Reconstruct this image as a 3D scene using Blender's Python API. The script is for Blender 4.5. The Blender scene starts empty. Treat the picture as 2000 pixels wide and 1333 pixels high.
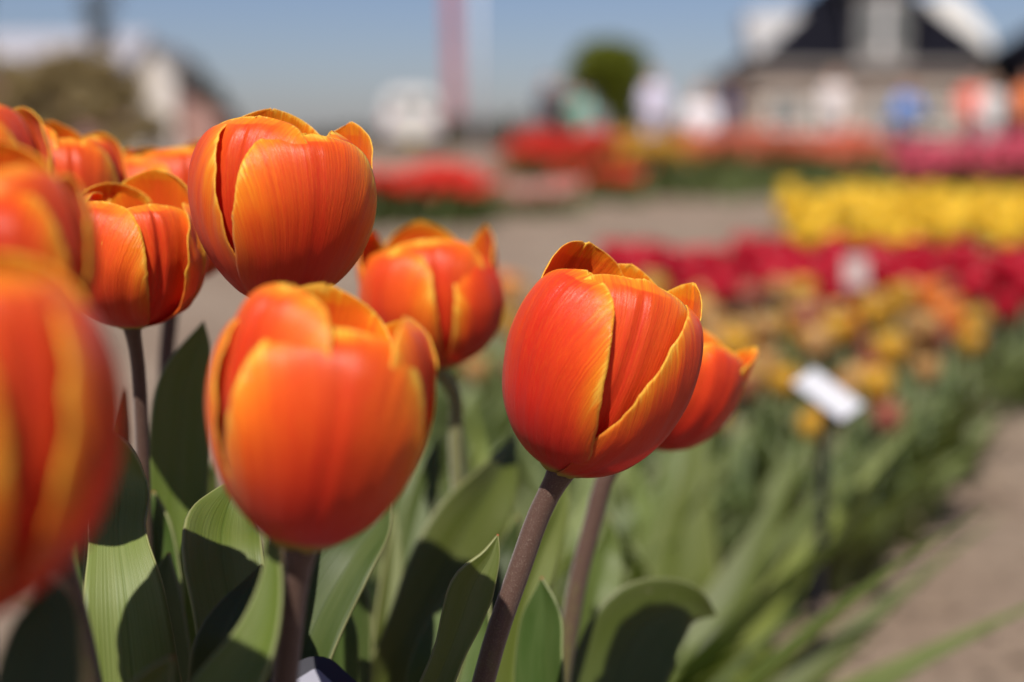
import bpy, bmesh, math, random
import numpy as np
from mathutils import Vector, Matrix, noise as mnoise

# ------------------------------------------------------------------ camera, sky, sun
scene = bpy.context.scene
RAD = math.radians
CAM_H = 0.5
PITCH = RAD(8.2)
LENS = 50.0
F = 2000.0 * LENS / 36.0            # focal length in photo pixels

cam_d = bpy.data.cameras.new('camera')
cam = bpy.data.objects.new('camera', cam_d)
scene.collection.objects.link(cam)
cam.location = (0, 0, CAM_H)
cam.rotation_euler = (math.pi / 2 - PITCH, 0, 0)
cam_d.lens = LENS
cam_d.sensor_width = 36
cam_d.clip_start = 0.02
cam_d.clip_end = 2000
cam_d.dof.use_dof = True
cam_d.dof.focus_distance = 0.392
cam_d.dof.aperture_fstop = 4.9
cam_d.dof.aperture_blades = 9
scene.camera = cam

SUN_EL, SUN_ROT = RAD(53), RAD(197)
world = bpy.data.worlds.new('World')
scene.world = world
world.use_nodes = True
wn = world.node_tree
bg = wn.nodes['Background']
sky = wn.nodes.new('ShaderNodeTexSky')
sky.sky_type = 'NISHITA'
sky.sun_disc = False
sky.sun_elevation = SUN_EL
sky.sun_rotation = SUN_ROT
sky.air_density = 1.0
sky.dust_density = 0.6
sky.ozone_density = 4.0
tint = wn.nodes.new('ShaderNodeMix')           # camera white balance of the sky: a touch less green, a touch more blue
tint.data_type, tint.blend_type = 'RGBA', 'MULTIPLY'
tint.inputs[0].default_value = 1.0
tint.inputs[7].default_value = (1.0, 0.96, 1.14, 1)
wn.links.new(sky.outputs[0], tint.inputs[6])
wn.links.new(tint.outputs[2], bg.inputs[0])
bg.inputs[1].default_value = 0.050

sun_d = bpy.data.lights.new('sun', 'SUN')
sun_d.energy = 5.0
sun_d.angle = RAD(0.53)
sun_d.color = (1.0, 0.94, 0.86)
sun = bpy.data.objects.new('sun', sun_d)
scene.collection.objects.link(sun)
SUN_DIR = Vector((math.sin(SUN_ROT) * math.cos(SUN_EL), math.cos(SUN_ROT) * math.cos(SUN_EL), math.sin(SUN_EL)))
sun.rotation_euler = SUN_DIR.to_track_quat('Z', 'Y').to_euler()

scene.view_settings.view_transform = 'Standard'
scene.view_settings.look = 'None'
scene.view_settings.gamma = 1.0
scene.view_settings.exposure = 0.45
scene.view_settings.use_curve_mapping = False
scene.cycles.use_denoising = True
scene.cycles.max_bounces = 8
scene.cycles.transmission_bounces = 6

random.seed(11)
rng = np.random.default_rng(5)
COL = scene.collection

# ------------------------------------------------------------------ helpers
CP, SP = math.cos(PITCH), math.sin(PITCH)


def at(px, py, Z):
    """world point seen at photo pixel (px, py) at camera depth Z (metres)"""
    a = (px - 1000.0) / F * Z
    b = -(py - 666.5) / F * Z
    return Vector((a, Z * CP + b * SP, CAM_H - Z * SP + b * CP))


def on_ground(px, py):
    """ground point seen at a pixel"""
    p1 = at(px, py, 1.0)
    t = CAM_H / (CAM_H - p1.z)
    return Vector((p1.x * t, p1.y * t, 0))


def link(o, parent=None):
    COL.objects.link(o)
    if parent is not None:
        o.parent = parent
    return o


def empty(name, loc=(0, 0, 0), rz=0.0):
    o = bpy.data.objects.new(name, None)
    o.empty_display_size = 0.02
    o.location = loc
    o.rotation_euler = (0, 0, rz)
    return link(o)


def tag(o, label=None, cat=None, group=None, kind=None):
    if label: o['label'] = label
    if cat: o['category'] = cat
    if group: o['group'] = group
    if kind: o['kind'] = kind
    return o


def mesh_obj(name, verts, faces, mat, parent=None, smooth=True, mats=None, mat_idx=None):
    me = bpy.data.meshes.new(name)
    me.from_pydata([tuple(v) for v in verts], [], [tuple(f) for f in faces])
    for m in (mats or [mat]):
        me.materials.append(m)
    if mat_idx is not None:
        me.polygons.foreach_set('material_index', np.asarray(mat_idx, dtype=np.int32))
    if smooth:
        me.polygons.foreach_set('use_smooth', np.ones(len(me.polygons), dtype=bool))
    me.update()
    o = bpy.data.objects.new(name, me)
    return link(o, parent)


def fattr(me, name, vals):
    a = me.attributes.new(name, 'FLOAT', 'POINT')
    a.data.foreach_set('value', np.asarray(vals, dtype=np.float32))


def copy_tree(o, parent=None):
    c = o.copy()
    COL.objects.link(c)
    c.parent = parent
    for ch in list(o.children):
        copy_tree(ch, c)
    return c


def catmull(pts, n):
    """n samples of a Catmull-Rom curve through rows of pts (any dimension)"""
    P = np.asarray(pts, dtype=float)
    m = len(P)
    P = np.vstack([2 * P[0] - P[1], P, 2 * P[-1] - P[-2]])
    out = []
    for t in np.linspace(0, m - 1 - 1e-9, n) if np.isscalar(n) else np.asarray(n) * (m - 1 - 1e-9):
        i = int(t)
        s = t - i
        p0, p1, p2, p3 = P[i], P[i + 1], P[i + 2], P[i + 3]
        out.append(0.5 * (2 * p1 + (p2 - p0) * s + (2 * p0 - 5 * p1 + 4 * p2 - p3) * s * s + (3 * p1 - p0 - 3 * p2 + p3) * s ** 3))
    return np.array(out)


def smooth_line(pts, n, power=1.0):
    """samples of a smooth curve through unevenly spaced rows (chord-length Hermite)"""
    P = np.asarray(pts, dtype=float)
    d = np.linalg.norm(np.diff(P[:, :3], axis=0), axis=1) + 1e-9
    t = np.concatenate([[0], np.cumsum(d)])
    sl = np.diff(P, axis=0) / d[:, None]
    m = np.zeros_like(P)
    m[0], m[-1] = sl[0], sl[-1]
    for i in range(1, len(P) - 1):
        m[i] = (sl[i - 1] * d[i] + sl[i] * d[i - 1]) / (d[i] + d[i - 1])
    out = []
    for q in np.linspace(0, 1, n) ** power * t[-1]:
        i = min(max(int(np.searchsorted(t, q, side='right')) - 1, 0), len(d) - 1)
        h = d[i]
        x = (q - t[i]) / h
        out.append((2 * x ** 3 - 3 * x ** 2 + 1) * P[i] + (x ** 3 - 2 * x ** 2 + x) * h * m[i] + (-2 * x ** 3 + 3 * x ** 2) * P[i + 1] + (x ** 3 - x ** 2) * h * m[i + 1])
    return np.array(out)


def bm_box(bm, lo, hi, mi=0):
    x0, y0, z0 = lo
    x1, y1, z1 = hi
    v = [bm.verts.new(c) for c in ((x0, y0, z0), (x1, y0, z0), (x1, y1, z0), (x0, y1, z0), (x0, y0, z1), (x1, y0, z1), (x1, y1, z1), (x0, y1, z1))]
    for f in ((0, 3, 2, 1), (4, 5, 6, 7), (0, 1, 5, 4), (1, 2, 6, 5), (2, 3, 7, 6), (3, 0, 4, 7)):
        bm.faces.new([v[i] for i in f]).material_index = mi


def bm_obj(name, bm, mat, parent=None, smooth=False, bevel=0.0):
    me = bpy.data.meshes.new(name)
    bmesh.ops.recalc_face_normals(bm, faces=bm.faces)
    bm.to_mesh(me)
    bm.free()
    me.materials.append(mat)
    if smooth:
        me.polygons.foreach_set('use_smooth', np.ones(len(me.polygons), dtype=bool))
    o = bpy.data.objects.new(name, me)
    if bevel:
        b = o.modifiers.new('bevel', 'BEVEL')
        b.width = bevel
        b.segments = 3
        b.limit_method = 'ANGLE'
    return link(o, parent)


def box_obj(name, lo, hi, mat, parent=None, bevel=0.0):
    bm = bmesh.new()
    bm_box(bm, lo, hi)
    return bm_obj(name, bm, mat, parent, bevel=bevel)


def prism_obj(name, poly, axis, a0, a1, mat, parent=None, bevel=0.0):
    """extrude a 2-D polygon: axis 'y' -> poly is (x,z); axis 'x' -> poly is (y,z)"""
    bm = bmesh.new()
    def P(p, a):
        return (p[0], a, p[1]) if axis == 'y' else (a, p[0], p[1])
    A = [bm.verts.new(P(p, a0)) for p in poly]
    B = [bm.verts.new(P(p, a1)) for p in poly]
    bm.faces.new(A)
    bm.faces.new(B[::-1])
    n = len(poly)
    for i in range(n):
        bm.faces.new((A[i], B[i], B[(i + 1) % n], A[(i + 1) % n]))
    return bm_obj(name, bm, mat, parent, bevel=bevel)


def tube_geo(pts, radii, seg=10, cap=True):
    pts = np.asarray(pts, dtype=float)
    n = len(pts)
    tan = np.gradient(pts, axis=0)
    tan /= np.linalg.norm(tan, axis=1)[:, None] + 1e-12
    ref = np.array([0.0, 1.0, 0.05])
    if abs(tan[0] @ ref) > 0.9:
        ref = np.array([1.0, 0.0, 0.0])
    V, Fc = [], []
    for i in range(n):
        s = np.cross(tan[i], ref)
        s /= np.linalg.norm(s)
        b = np.cross(s, tan[i])
        for k in range(seg):
            a = 2 * math.pi * k / seg
            V.append(pts[i] + radii[i] * (math.cos(a) * s + math.sin(a) * b))
    for i in range(n - 1):
        for k in range(seg):
            k2 = (k + 1) % seg
            Fc.append((i * seg + k, i * seg + k2, (i + 1) * seg + k2, (i + 1) * seg + k))
    if cap:
        Fc.append(tuple(range(seg))[::-1])
        Fc.append(tuple((n - 1) * seg + k for k in range(seg)))
    return V, Fc


# ------------------------------------------------------------------ materials
def new_mat(name):
    m = bpy.data.materials.new(name)
    m.use_nodes = True
    nt = m.node_tree
    nt.nodes.clear()
    return m, nt


class NT:
    """small node-building helper"""
    def __init__(self, nt):
        self.nt = nt

    def n(self, kind, **kw):
        nd = self.nt.nodes.new(kind)
        for k, v in kw.items():
            setattr(nd, k, v)
        return nd

    def l(self, a, b):
        self.nt.links.new(a, b)

    def val(self, sock, v):
        if isinstance(v, bpy.types.NodeSocket):
            self.l(v, sock)
        else:
            sock.default_value = v

    def math(self, op, a, b=0.0, c=None, clamp=False):
        nd = self.n('ShaderNodeMath', operation=op)
        nd.use_clamp = clamp
        self.val(nd.inputs[0], a)
        self.val(nd.inputs[1], b)
        if c is not None:
            self.val(nd.inputs[2], c)
        return nd.outputs[0]

    def smooth(self, x, a, b):
        nd = self.n('ShaderNodeMapRange', interpolation_type='SMOOTHSTEP')
        self.val(nd.inputs['Value'], x)
        nd.inputs['From Min'].default_value = a
        nd.inputs['From Max'].default_value = b
        return nd.outputs[0]

    def mix(self, f, a, b, blend='MIX'):
        nd = self.n('ShaderNodeMix', data_type='RGBA', blend_type=blend)
        self.val(nd.inputs[0], f)
        self.val(nd.inputs[6], a if isinstance(a, bpy.types.NodeSocket) else (*a, 1)[:4])
        self.val(nd.inputs[7], b if isinstance(b, bpy.types.NodeSocket) else (*b, 1)[:4])
        return nd.outputs[2]

    def ramp(self, f, stops):
        nd = self.n('ShaderNodeValToRGB')
        cr = nd.color_ramp
        while len(cr.elements) < len(stops):
            cr.elements.new(0.5)
        for e, (p, c) in zip(cr.elements, stops):
            e.position = p
            e.color = (*c, 1)
        self.l(f, nd.inputs[0])
        return nd.outputs[0]

    def attr(self, name):
        return self.n('ShaderNodeAttribute', attribute_name=name).outputs['Fac']

    def noise(self, vec, scale, detail=3.0, rough=0.5):
        nd = self.n('ShaderNodeTexNoise')
        if vec is not None:
            self.l(vec, nd.inputs['Vector'])
        nd.inputs['Scale'].default_value = scale
        nd.inputs['Detail'].default_value = detail
        nd.inputs['Roughness'].default_value = rough
        return nd.outputs['Fac']

    def comb(self, x, y, z=0.0):
        nd = self.n('ShaderNodeCombineXYZ')
        for s, v in zip(nd.inputs, (x, y, z)):
            self.val(s, v)
        return nd.outputs[0]

    def bump(self, h, strength, dist):
        nd = self.n('ShaderNodeBump')
        nd.inputs['Strength'].default_value = strength
        nd.inputs['Distance'].default_value = dist
        self.l(h, nd.inputs['Height'])
        return nd.outputs[0]

    def finish(self, color, rough=0.5, spec=0.4, normal=None, translucent=0.0, tcolor=None, metallic=0.0, sheen=0.0):
        p = self.n('ShaderNodeBsdfPrincipled')
        self.val(p.inputs['Base Color'], color if isinstance(color, bpy.types.NodeSocket) else (*color, 1)[:4])
        self.val(p.inputs['Roughness'], rough)
        p.inputs['Specular IOR Level'].default_value = spec
        p.inputs['Metallic'].default_value = metallic
        if sheen:
            p.inputs['Sheen Weight'].default_value = sheen
            p.inputs['Sheen Roughness'].default_value = 0.4
        if normal is not None:
            self.l(normal, p.inputs['Normal'])
        out = self.n('ShaderNodeOutputMaterial')
        if translucent:
            t = self.n('ShaderNodeBsdfTranslucent')
            tc = tcolor if tcolor is not None else color
            self.val(t.inputs['Color'], tc if isinstance(tc, bpy.types.NodeSocket) else (*tc, 1)[:4])
            if normal is not None:
                self.l(normal, t.inputs['Normal'])
            mx = self.n('ShaderNodeMixShader')
            mx.inputs[0].default_value = translucent
            self.l(p.outputs[0], mx.inputs[1])
            self.l(t.outputs[0], mx.inputs[2])
            self.l(mx.outputs[0], out.inputs[0])
        else:
            self.l(p.outputs[0], out.inputs[0])


def petal_material(name, edge, rim, mid, centre, base, core=0.55):
    """petal seen from one side: yellow rim feathering through orange into a red centre"""
    m, nt = new_mat(name)
    N = NT(nt)
    e, vx, vv, sd = N.attr('edge'), N.attr('vx'), N.attr('vv'), N.attr('seed')
    veins = N.noise(N.comb(N.math('MULTIPLY', vx, 30.0), N.math('MULTIPLY', vv, 2.2), sd), 1.0, 4.0, 0.62)
    fine = N.noise(N.comb(N.math('MULTIPLY', vx, 95.0), N.math('MULTIPLY', vv, 3.0), sd), 1.0, 3.0, 0.6)
    broad = N.noise(N.comb(N.math('MULTIPLY', vx, 2.6), N.math('MULTIPLY', vv, 2.2), sd), 1.0, 2.0, 0.5)
    d = N.math('ADD', e, N.math('MULTIPLY', N.math('SUBTRACT', veins, 0.5), 0.30))
    d = N.math('ADD', d, N.math('MULTIPLY', N.math('SUBTRACT', fine, 0.5), 0.24))
    d = N.math('ADD', d, N.math('MULTIPLY', N.math('SUBTRACT', broad, 0.42), 0.42))
    d = N.math('ADD', d, N.math('MULTIPLY', N.math('SUBTRACT', 1.0, N.smooth(vv, 0.05, 0.45)), 0.16), clamp=True)
    c = N.ramp(d, [(0.0, edge), (0.025, edge), (0.085, rim), (0.30, mid), (0.34 + core * 0.3, tuple(0.6 * a + 0.4 * b for a, b in zip(mid, centre))), (1.0, tuple(0.25 * a + 0.75 * b for a, b in zip(mid, centre)))])
    # the rim line itself is a clean yellow
    along = N.noise(N.comb(N.math('MULTIPLY', vv, 9.0), N.math('SIGN', vx), sd), 1.0, 3.0, 0.6)
    rimline = N.math('MULTIPLY', N.math('SUBTRACT', 1.0, N.smooth(e, 0.006, 0.032)), N.smooth(along, 0.25, 0.6))
    c = N.mix(rimline, c, edge)
    # lower half of the petal is deeper red, its foot yellow green
    lowm = N.math('SUBTRACT', 1.0, N.smooth(N.math('ADD', vv, N.math('MULTIPLY', N.math('SUBTRACT', veins, 0.5), 0.25)), 0.14, 0.66))
    c = N.mix(N.math('MULTIPLY', lowm, 0.85), c, centre)
    foot = N.math('SUBTRACT', 1.0, N.smooth(N.math('ADD', vv, N.math('MULTIPLY', N.math('SUBTRACT', veins, 0.5), 0.06)), 0.05, 0.15))
    c = N.mix(foot, c, base)
    cell = N.noise(N.comb(N.math('MULTIPLY', vx, 120.0), N.math('MULTIPLY', vv, 22.0), sd), 1.0, 3.0, 0.7)
    dark = N.math('MULTIPLY', N.math('SUBTRACT', fine, 0.44, clamp=True), 1.5)
    c = N.mix(dark, c, centre)
    c = N.mix(N.math('MULTIPLY', N.math('MULTIPLY', N.math('SUBTRACT', cell, 0.5, clamp=True), 0.8), N.smooth(vv, 0.3, 0.65)), c, rim)
    hsv = N.n('ShaderNodeHueSaturation')
    N.l(c, hsv.inputs['Color'])
    N.l(N.math('ADD', 0.92, N.math('MULTIPLY', broad, 0.16)), hsv.inputs['Value'])
    c = hsv.outputs[0]
    h = N.math('ADD', N.math('MULTIPLY', veins, 0.6), N.math('MULTIPLY', fine, 0.5))
    h = N.math('ADD', h, N.math('MULTIPLY', cell, 0.25))
    rough = N.math('ADD', 0.25, N.math('MULTIPLY', cell, 0.18))
    N.finish(c, rough=rough, spec=0.32, normal=N.bump(h, 0.42, 0.0012), translucent=0.40, tcolor=N.mix(0.25, c, (1.0, 0.09, 0.005)), sheen=0.05)
    return m


EDGE = (0.96, 0.63, 0.07)
PETAL_OUT = petal_material('petal_outer', EDGE, (0.92, 0.33, 0.018), (0.92, 0.185, 0.014), (0.62, 0.012, 0.012), (0.42, 0.36, 0.06))
PETAL_RED = petal_material('petal_outer_red', EDGE, (0.92, 0.32, 0.016), (0.88, 0.115, 0.013), (0.58, 0.008, 0.012), (0.42, 0.36, 0.06), core=0.3)
PETAL_IN = petal_material('petal_inner_face', EDGE, (0.92, 0.36, 0.016), (0.90, 0.20, 0.012), (0.72, 0.05, 0.012), (0.40, 0.30, 0.02), core=0.9)


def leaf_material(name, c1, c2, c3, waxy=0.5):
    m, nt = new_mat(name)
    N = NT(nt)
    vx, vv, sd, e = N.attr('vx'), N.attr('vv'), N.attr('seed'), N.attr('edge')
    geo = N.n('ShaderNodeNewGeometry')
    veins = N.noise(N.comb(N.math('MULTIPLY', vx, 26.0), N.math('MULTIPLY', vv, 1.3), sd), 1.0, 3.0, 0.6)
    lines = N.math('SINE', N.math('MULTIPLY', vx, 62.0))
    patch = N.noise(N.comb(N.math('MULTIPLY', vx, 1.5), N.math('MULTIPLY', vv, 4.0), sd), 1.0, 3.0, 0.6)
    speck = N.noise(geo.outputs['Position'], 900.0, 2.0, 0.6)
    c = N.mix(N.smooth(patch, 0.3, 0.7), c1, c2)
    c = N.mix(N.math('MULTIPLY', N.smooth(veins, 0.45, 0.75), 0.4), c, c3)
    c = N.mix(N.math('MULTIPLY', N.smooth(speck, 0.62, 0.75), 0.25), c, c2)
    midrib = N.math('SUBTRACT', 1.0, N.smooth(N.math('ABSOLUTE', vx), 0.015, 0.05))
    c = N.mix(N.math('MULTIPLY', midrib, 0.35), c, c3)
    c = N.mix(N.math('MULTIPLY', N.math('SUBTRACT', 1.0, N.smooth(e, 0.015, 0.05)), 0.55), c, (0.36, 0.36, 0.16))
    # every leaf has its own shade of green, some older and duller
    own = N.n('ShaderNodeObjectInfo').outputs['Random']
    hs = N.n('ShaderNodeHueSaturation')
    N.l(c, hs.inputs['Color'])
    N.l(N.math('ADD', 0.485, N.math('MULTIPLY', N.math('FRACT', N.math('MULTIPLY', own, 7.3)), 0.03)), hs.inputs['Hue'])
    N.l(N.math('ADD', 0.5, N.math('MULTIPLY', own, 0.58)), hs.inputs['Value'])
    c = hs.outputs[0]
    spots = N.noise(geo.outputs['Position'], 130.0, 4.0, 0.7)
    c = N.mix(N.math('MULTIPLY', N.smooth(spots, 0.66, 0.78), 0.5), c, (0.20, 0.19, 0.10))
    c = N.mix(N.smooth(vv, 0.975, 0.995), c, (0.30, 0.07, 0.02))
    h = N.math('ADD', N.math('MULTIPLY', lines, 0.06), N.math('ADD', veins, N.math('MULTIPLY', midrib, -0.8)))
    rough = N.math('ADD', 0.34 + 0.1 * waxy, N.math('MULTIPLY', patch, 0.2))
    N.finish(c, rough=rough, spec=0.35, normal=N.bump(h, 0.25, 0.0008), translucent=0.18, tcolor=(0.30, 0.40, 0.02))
    return m


LEAF = leaf_material('tulip_leaf', (0.105, 0.140, 0.018), (0.145, 0.175, 0.045), (0.055, 0.090, 0.009))
LEAF_FAR = leaf_material('tulip_leaf_bed', (0.088, 0.118, 0.026), (0.150, 0.180, 0.070), (0.050, 0.080, 0.010))
LEAF_SHADE = leaf_material('tulip_leaf_painted_shade', (0.045, 0.080, 0.012), (0.075, 0.110, 0.026), (0.028, 0.055, 0.007), waxy=0.8)  # darker copy of the leaf, shade under the flowers put into its colour


def stem_material(name, top, low):
    m, nt = new_mat(name)
    N = NT(nt)
    vv = N.attr('vv')
    geo = N.n('ShaderNodeNewGeometry')
    n1 = N.noise(geo.outputs['Position'], 240.0, 3.0, 0.6)
    n2 = N.noise(geo.outputs['Position'], 2600.0, 2.0, 0.6)
    f = N.smooth(N.math('ADD', vv, N.math('MULTIPLY', N.math('SUBTRACT', n1, 0.5), 0.22)), 0.66, 0.90)
    c = N.mix(f, low, top)
    c = N.mix(N.math('MULTIPLY', N.smooth(n2, 0.5, 0.72), 0.35), c, (0.22, 0.17, 0.13))
    N.finish(c, rough=0.55, spec=0.35, normal=N.bump(n2, 0.35, 0.0006), sheen=0.35)
    return m


STEM = stem_material('tulip_stem', (0.072, 0.036, 0.025), (0.105, 0.108, 0.024))
STEM_GREEN = stem_material('tulip_stem_green', (0.15, 0.15, 0.06), (0.11, 0.16, 0.05))


def simple_mat(name, color, rough=0.5, spec=0.4, var=0.12, scale=6.0, metallic=0.0, bump=0.0, translucent=0.0):
    m, nt = new_mat(name)
    N = NT(nt)
    tc = N.n('ShaderNodeTexCoord')
    nz = N.noise(tc.outputs['Object'], scale, 4.0, 0.6)
    dark = tuple(max(0.0, c * (1 - var * 2)) for c in color)
    lite = tuple(min(1.0, c * (1 + var)) for c in color)
    c = N.mix(N.smooth(nz, 0.3, 0.7), dark, lite)
    N.finish(c, rough=rough, spec=spec, metallic=metallic, normal=N.bump(nz, bump, 0.01) if bump else None, translucent=translucent)
    return m


# ------------------------------------------------------------------ ground
def soil_material():
    m, nt = new_mat('sandy_soil')
    N = NT(nt)
    geo = N.n('ShaderNodeNewGeometry')
    p = geo.outputs['Position']
    a = N.noise(p, 1.3, 5.0, 0.6)
    b = N.noise(p, 28.0, 6.0, 0.65)
    c3 = N.noise(p, 160.0, 4.0, 0.6)
    c = N.mix(N.smooth(a, 0.35, 0.65), (0.215, 0.155, 0.112), (0.285, 0.220, 0.165))
    c = N.mix(N.math('MULTIPLY', N.smooth(b, 0.42, 0.68), 0.5), c, (0.130, 0.090, 0.065))
    c = N.mix(N.math('MULTIPLY', N.smooth(c3, 0.55, 0.75), 0.35), c, (0.36, 0.30, 0.24))
    h = N.math('ADD', b, N.math('MULTIPLY', c3, 0.35))
    N.finish(c, rough=0.9, spec=0.15, normal=N.bump(h, 0.8, 0.02))
    return m


SOIL = soil_material()


def build_ground():
    # fine grid near the camera (real clods), coarse out to the horizon
    xs = np.concatenate([[-600, -200, -60, -20, -8, -4], np.linspace(-2.5, 3.5, 121), [5, 9, 20, 60, 200, 600]])
    ys = np.concatenate([[-300, -60, -10, -2], np.linspace(0.0, 6.0, 121), [7, 8.5, 11, 16, 25, 45, 100, 300, 900]])
    V = []
    for y in ys:
        for x in xs:
            z = 0.0
            if -2.4 < x < 3.4 and 0.05 < y < 5.9:
                z = 0.012 * mnoise.noise((x * 5, y * 5, 0)) + 0.010 * mnoise.noise((x * 17, y * 17, 3))
            V.append((x, y, z))
    nx = len(xs)
    Fc = [(j * nx + i, j * nx + i + 1, (j + 1) * nx + i + 1, (j + 1) * nx + i) for j in range(len(ys) - 1) for i in range(nx - 1)]
    o = mesh_obj('ground', V, Fc, SOIL)
    tag(o, 'dry brown sandy soil of the paths between the flower beds', kind='structure')


build_ground()


def build_clods():
    V, Fc = [], []
    ico = [(0, 0, 1), (0.9, 0, 0.2), (0.2, 0.85, 0.25), (-0.8, 0.5, 0.15), (-0.75, -0.55, 0.2), (0.25, -0.9, 0.2), (0, 0, -0.6)]
    fi = [(0, 1, 2), (0, 2, 3), (0, 3, 4), (0, 4, 5), (0, 5, 1), (6, 2, 1), (6, 3, 2), (6, 4, 3), (6, 5, 4), (6, 1, 5)]
    for k in range(2600):
        y = 1.0 + 4.5 * random.random() ** 1.6
        x = 0.304 + 0.473 * (y - 1.3) - 0.25 + random.random() * 1.2
        s = 0.002 + 0.011 * random.random() ** 3
        a = random.random() * 6.28
        ca, sa = math.cos(a), math.sin(a)
        b = len(V)
        for (u, v, w) in ico:
            j = 0.75 + 0.5 * random.random()
            V.append((x + s * j * (u * ca - v * sa), y + s * j * (u * sa + v * ca), 0.006 + s * 0.6 * j * w))
        Fc += [(b + i, b + j2, b + k2) for i, j2, k2 in fi]
    o = mesh_obj('soil_clods', V, Fc, SOIL, smooth=False)
    tag(o, 'small loose clods of dry soil scattered over the path', 'soil', kind='stuff')


build_clods()

# ------------------------------------------------------------------ petals and flowers
PROF = [(0.11, 0.0), (0.38, 0.055), (0.67, 0.16), (0.88, 0.31), (0.985, 0.48), (1.0, 0.63), (0.93, 0.80), (0.77, 0.935), (0.52, 1.0)]
PROF_UP = [(0.11, 0.0), (0.36, 0.06), (0.64, 0.17), (0.86, 0.32), (0.975, 0.48), (1.0, 0.63), (0.975, 0.78), (0.92, 0.90), (0.83, 1.0)]
PROF_T = [(0.11, 0.0), (0.34, 0.065), (0.60, 0.175), (0.83, 0.33), (0.965, 0.50), (1.0, 0.66), (0.94, 0.82), (0.79, 0.94), (0.54, 1.0)]


def outline(v, vm=0.5, tip=1.7):
    v = np.asarray(v)
    lo = 0.22 + 0.78 * np.sin(np.pi / 2 * np.clip(v / vm, 0, 1)) ** 0.95
    t = np.clip((v - vm) / (1 - vm), 0, 1)
    hi = np.power(np.clip(1 - t ** 2.05, 0, 1), 1 / tip)
    return np.where(v < vm, lo, hi)


def petal(parent, basis, origin, R, H, az, W=1.0, hz=1.0, lay=0.0, cup=1.0, opn=0.0, curl=(0.0, 0.0), ruffle=0.0,
          rib=0.0, vm=0.5, tip=1.7, skew=0.0, bend=0.0, prof=None, seed=0, mat=None, label=None, thick=0.00028, nu=45, nv=56, flip=None, lean=0.0):
    """one petal as a thick curved sheet.  az: 0 faces the camera, +90 right.  basis: 3x3 flower axes (columns: right, away, up)."""
    prof = prof or PROF
    tv = np.linspace(0, 1, nv)
    v = 1 - (1 - tv) ** 1.35                         # rows closer together at the tip
    v = 0.004 + 0.995 * v
    rz = catmull(prof, v)
    sm = np.clip((v - 0.45) / 0.55, 0, 1)
    r = (rz[:, 0] + opn * sm ** 1.6) * R + lay * R * np.clip(v / 0.15, 0, 1)
    z = rz[:, 1] * H * hz
    w = outline(v, vm, tip) * W * R * 0.92
    us = np.linspace(-1, 1, nu)
    rnd = random.Random(seed)
    o1, o2 = rnd.uniform(0, 50), rnd.uniform(0, 50)
    a0 = RAD(az)
    dirv = np.array([math.sin(a0), -math.cos(a0)])
    side = np.array([math.cos(a0), math.sin(a0)])
    V, E, X, T = [], [], [], []
    for i in range(nv):
        rho = max(cup * max(r[i], 0.3 * R), w[i] / 1.3)
        sk = skew * R * v[i] ** 2
        for u in us:
            wob = 1 + 0.03 * mnoise.noise((o1, v[i] * 6, u)) + 0.014 * mnoise.noise((o1, v[i] * 22, u * 3)) + 0.014 * mnoise.noise((o2, v[i] * 55, u * 5))
            th = u * w[i] * wob / rho
            lat = rho * math.sin(th)
            rad = r[i] - rho * (1 - math.cos(th))
            au = abs(u)
            cv = curl[0] if u < 0 else curl[1]
            vw = math.sin(math.pi * min(1, max(0, v[i]))) ** 0.7
            rad += cv * R * au ** 3.5 * vw
            rad += ruffle * R * (0.25 + au * au) * mnoise.noise((o1 + u * 1.5, v[i] * 3.4, o2)) * vw
            rad += 0.35 * ruffle * R * au ** 3 * mnoise.noise((o2 + u * 2.2, v[i] * 11, o1)) * vw
            fan = u * outline(v[i], vm, tip) / (0.32 + v[i])
            rad += 0.030 * R * mnoise.noise((fan * 5.5 + o1, v[i] * 1.2, o2)) * vw * (0.35 + au)
            rad -= 0.014 * R * math.exp(-(u / 0.07) ** 2) * vw
            rad += 0.010 * R * mnoise.noise((u * 1.4 + o2, v[i] * 5.0, o1)) * vw
            if rib:
                g = math.exp(-(u / 0.05) ** 2) - 0.55 * math.exp(-((u - 0.13) / 0.05) ** 2) - 0.55 * math.exp(-((u + 0.13) / 0.05) ** 2)
                rad -= rib * R * g * min(1, v[i] / 0.3)
            # gentle tip: inner lip bends in or out
            rad += bend * R * max(0, v[i] - 0.78) ** 2 * 20
            zz = z[i] + 0.012 * H * mnoise.noise((o2, u * 2.5, v[i] * 2)) * v[i] + 0.10 * lean * H * u * v[i]
            xy = dirv * rad + side * (lat + sk)
            p = basis @ np.array([xy[0], xy[1], zz]) + origin
            V.append(p)
            tipd = (1 - v[i]) * 2.0
            E.append(min(1.0, (1 - au) * w[i] / (R * 0.92 * W)) if v[i] < 0.9 else min((1 - au) * w[i] / (R * 0.92 * W), tipd + 0.0))
            X.append(0.75 * u * w[i] / (R * 0.92 * W) / (0.32 + v[i]) ** 1.15)
            T.append(v[i])
    Fc = [(i * nu + j, i * nu + j + 1, (i + 1) * nu + j + 1, (i + 1) * nu + j) for i in range(nv - 1) for j in range(nu - 1)]
    loc = np.array(parent.location)
    o = mesh_obj('petal', [q - loc for q in V], Fc, mat or PETAL_OUT, parent)
    me = o.data
    me.materials.append(PETAL_IN)
    fattr(me, 'edge', E)
    fattr(me, 'vx', X)
    fattr(me, 'vv', T)
    fattr(me, 'seed', [seed * 3.7 % 50] * len(V))
    s = o.modifiers.new('thickness', 'SOLIDIFY')
    s.thickness = thick
    s.offset = -1.0
    s.material_offset = 1
    s.material_offset_rim = 0
    if label:
        o['label'] = label
    return o


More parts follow.
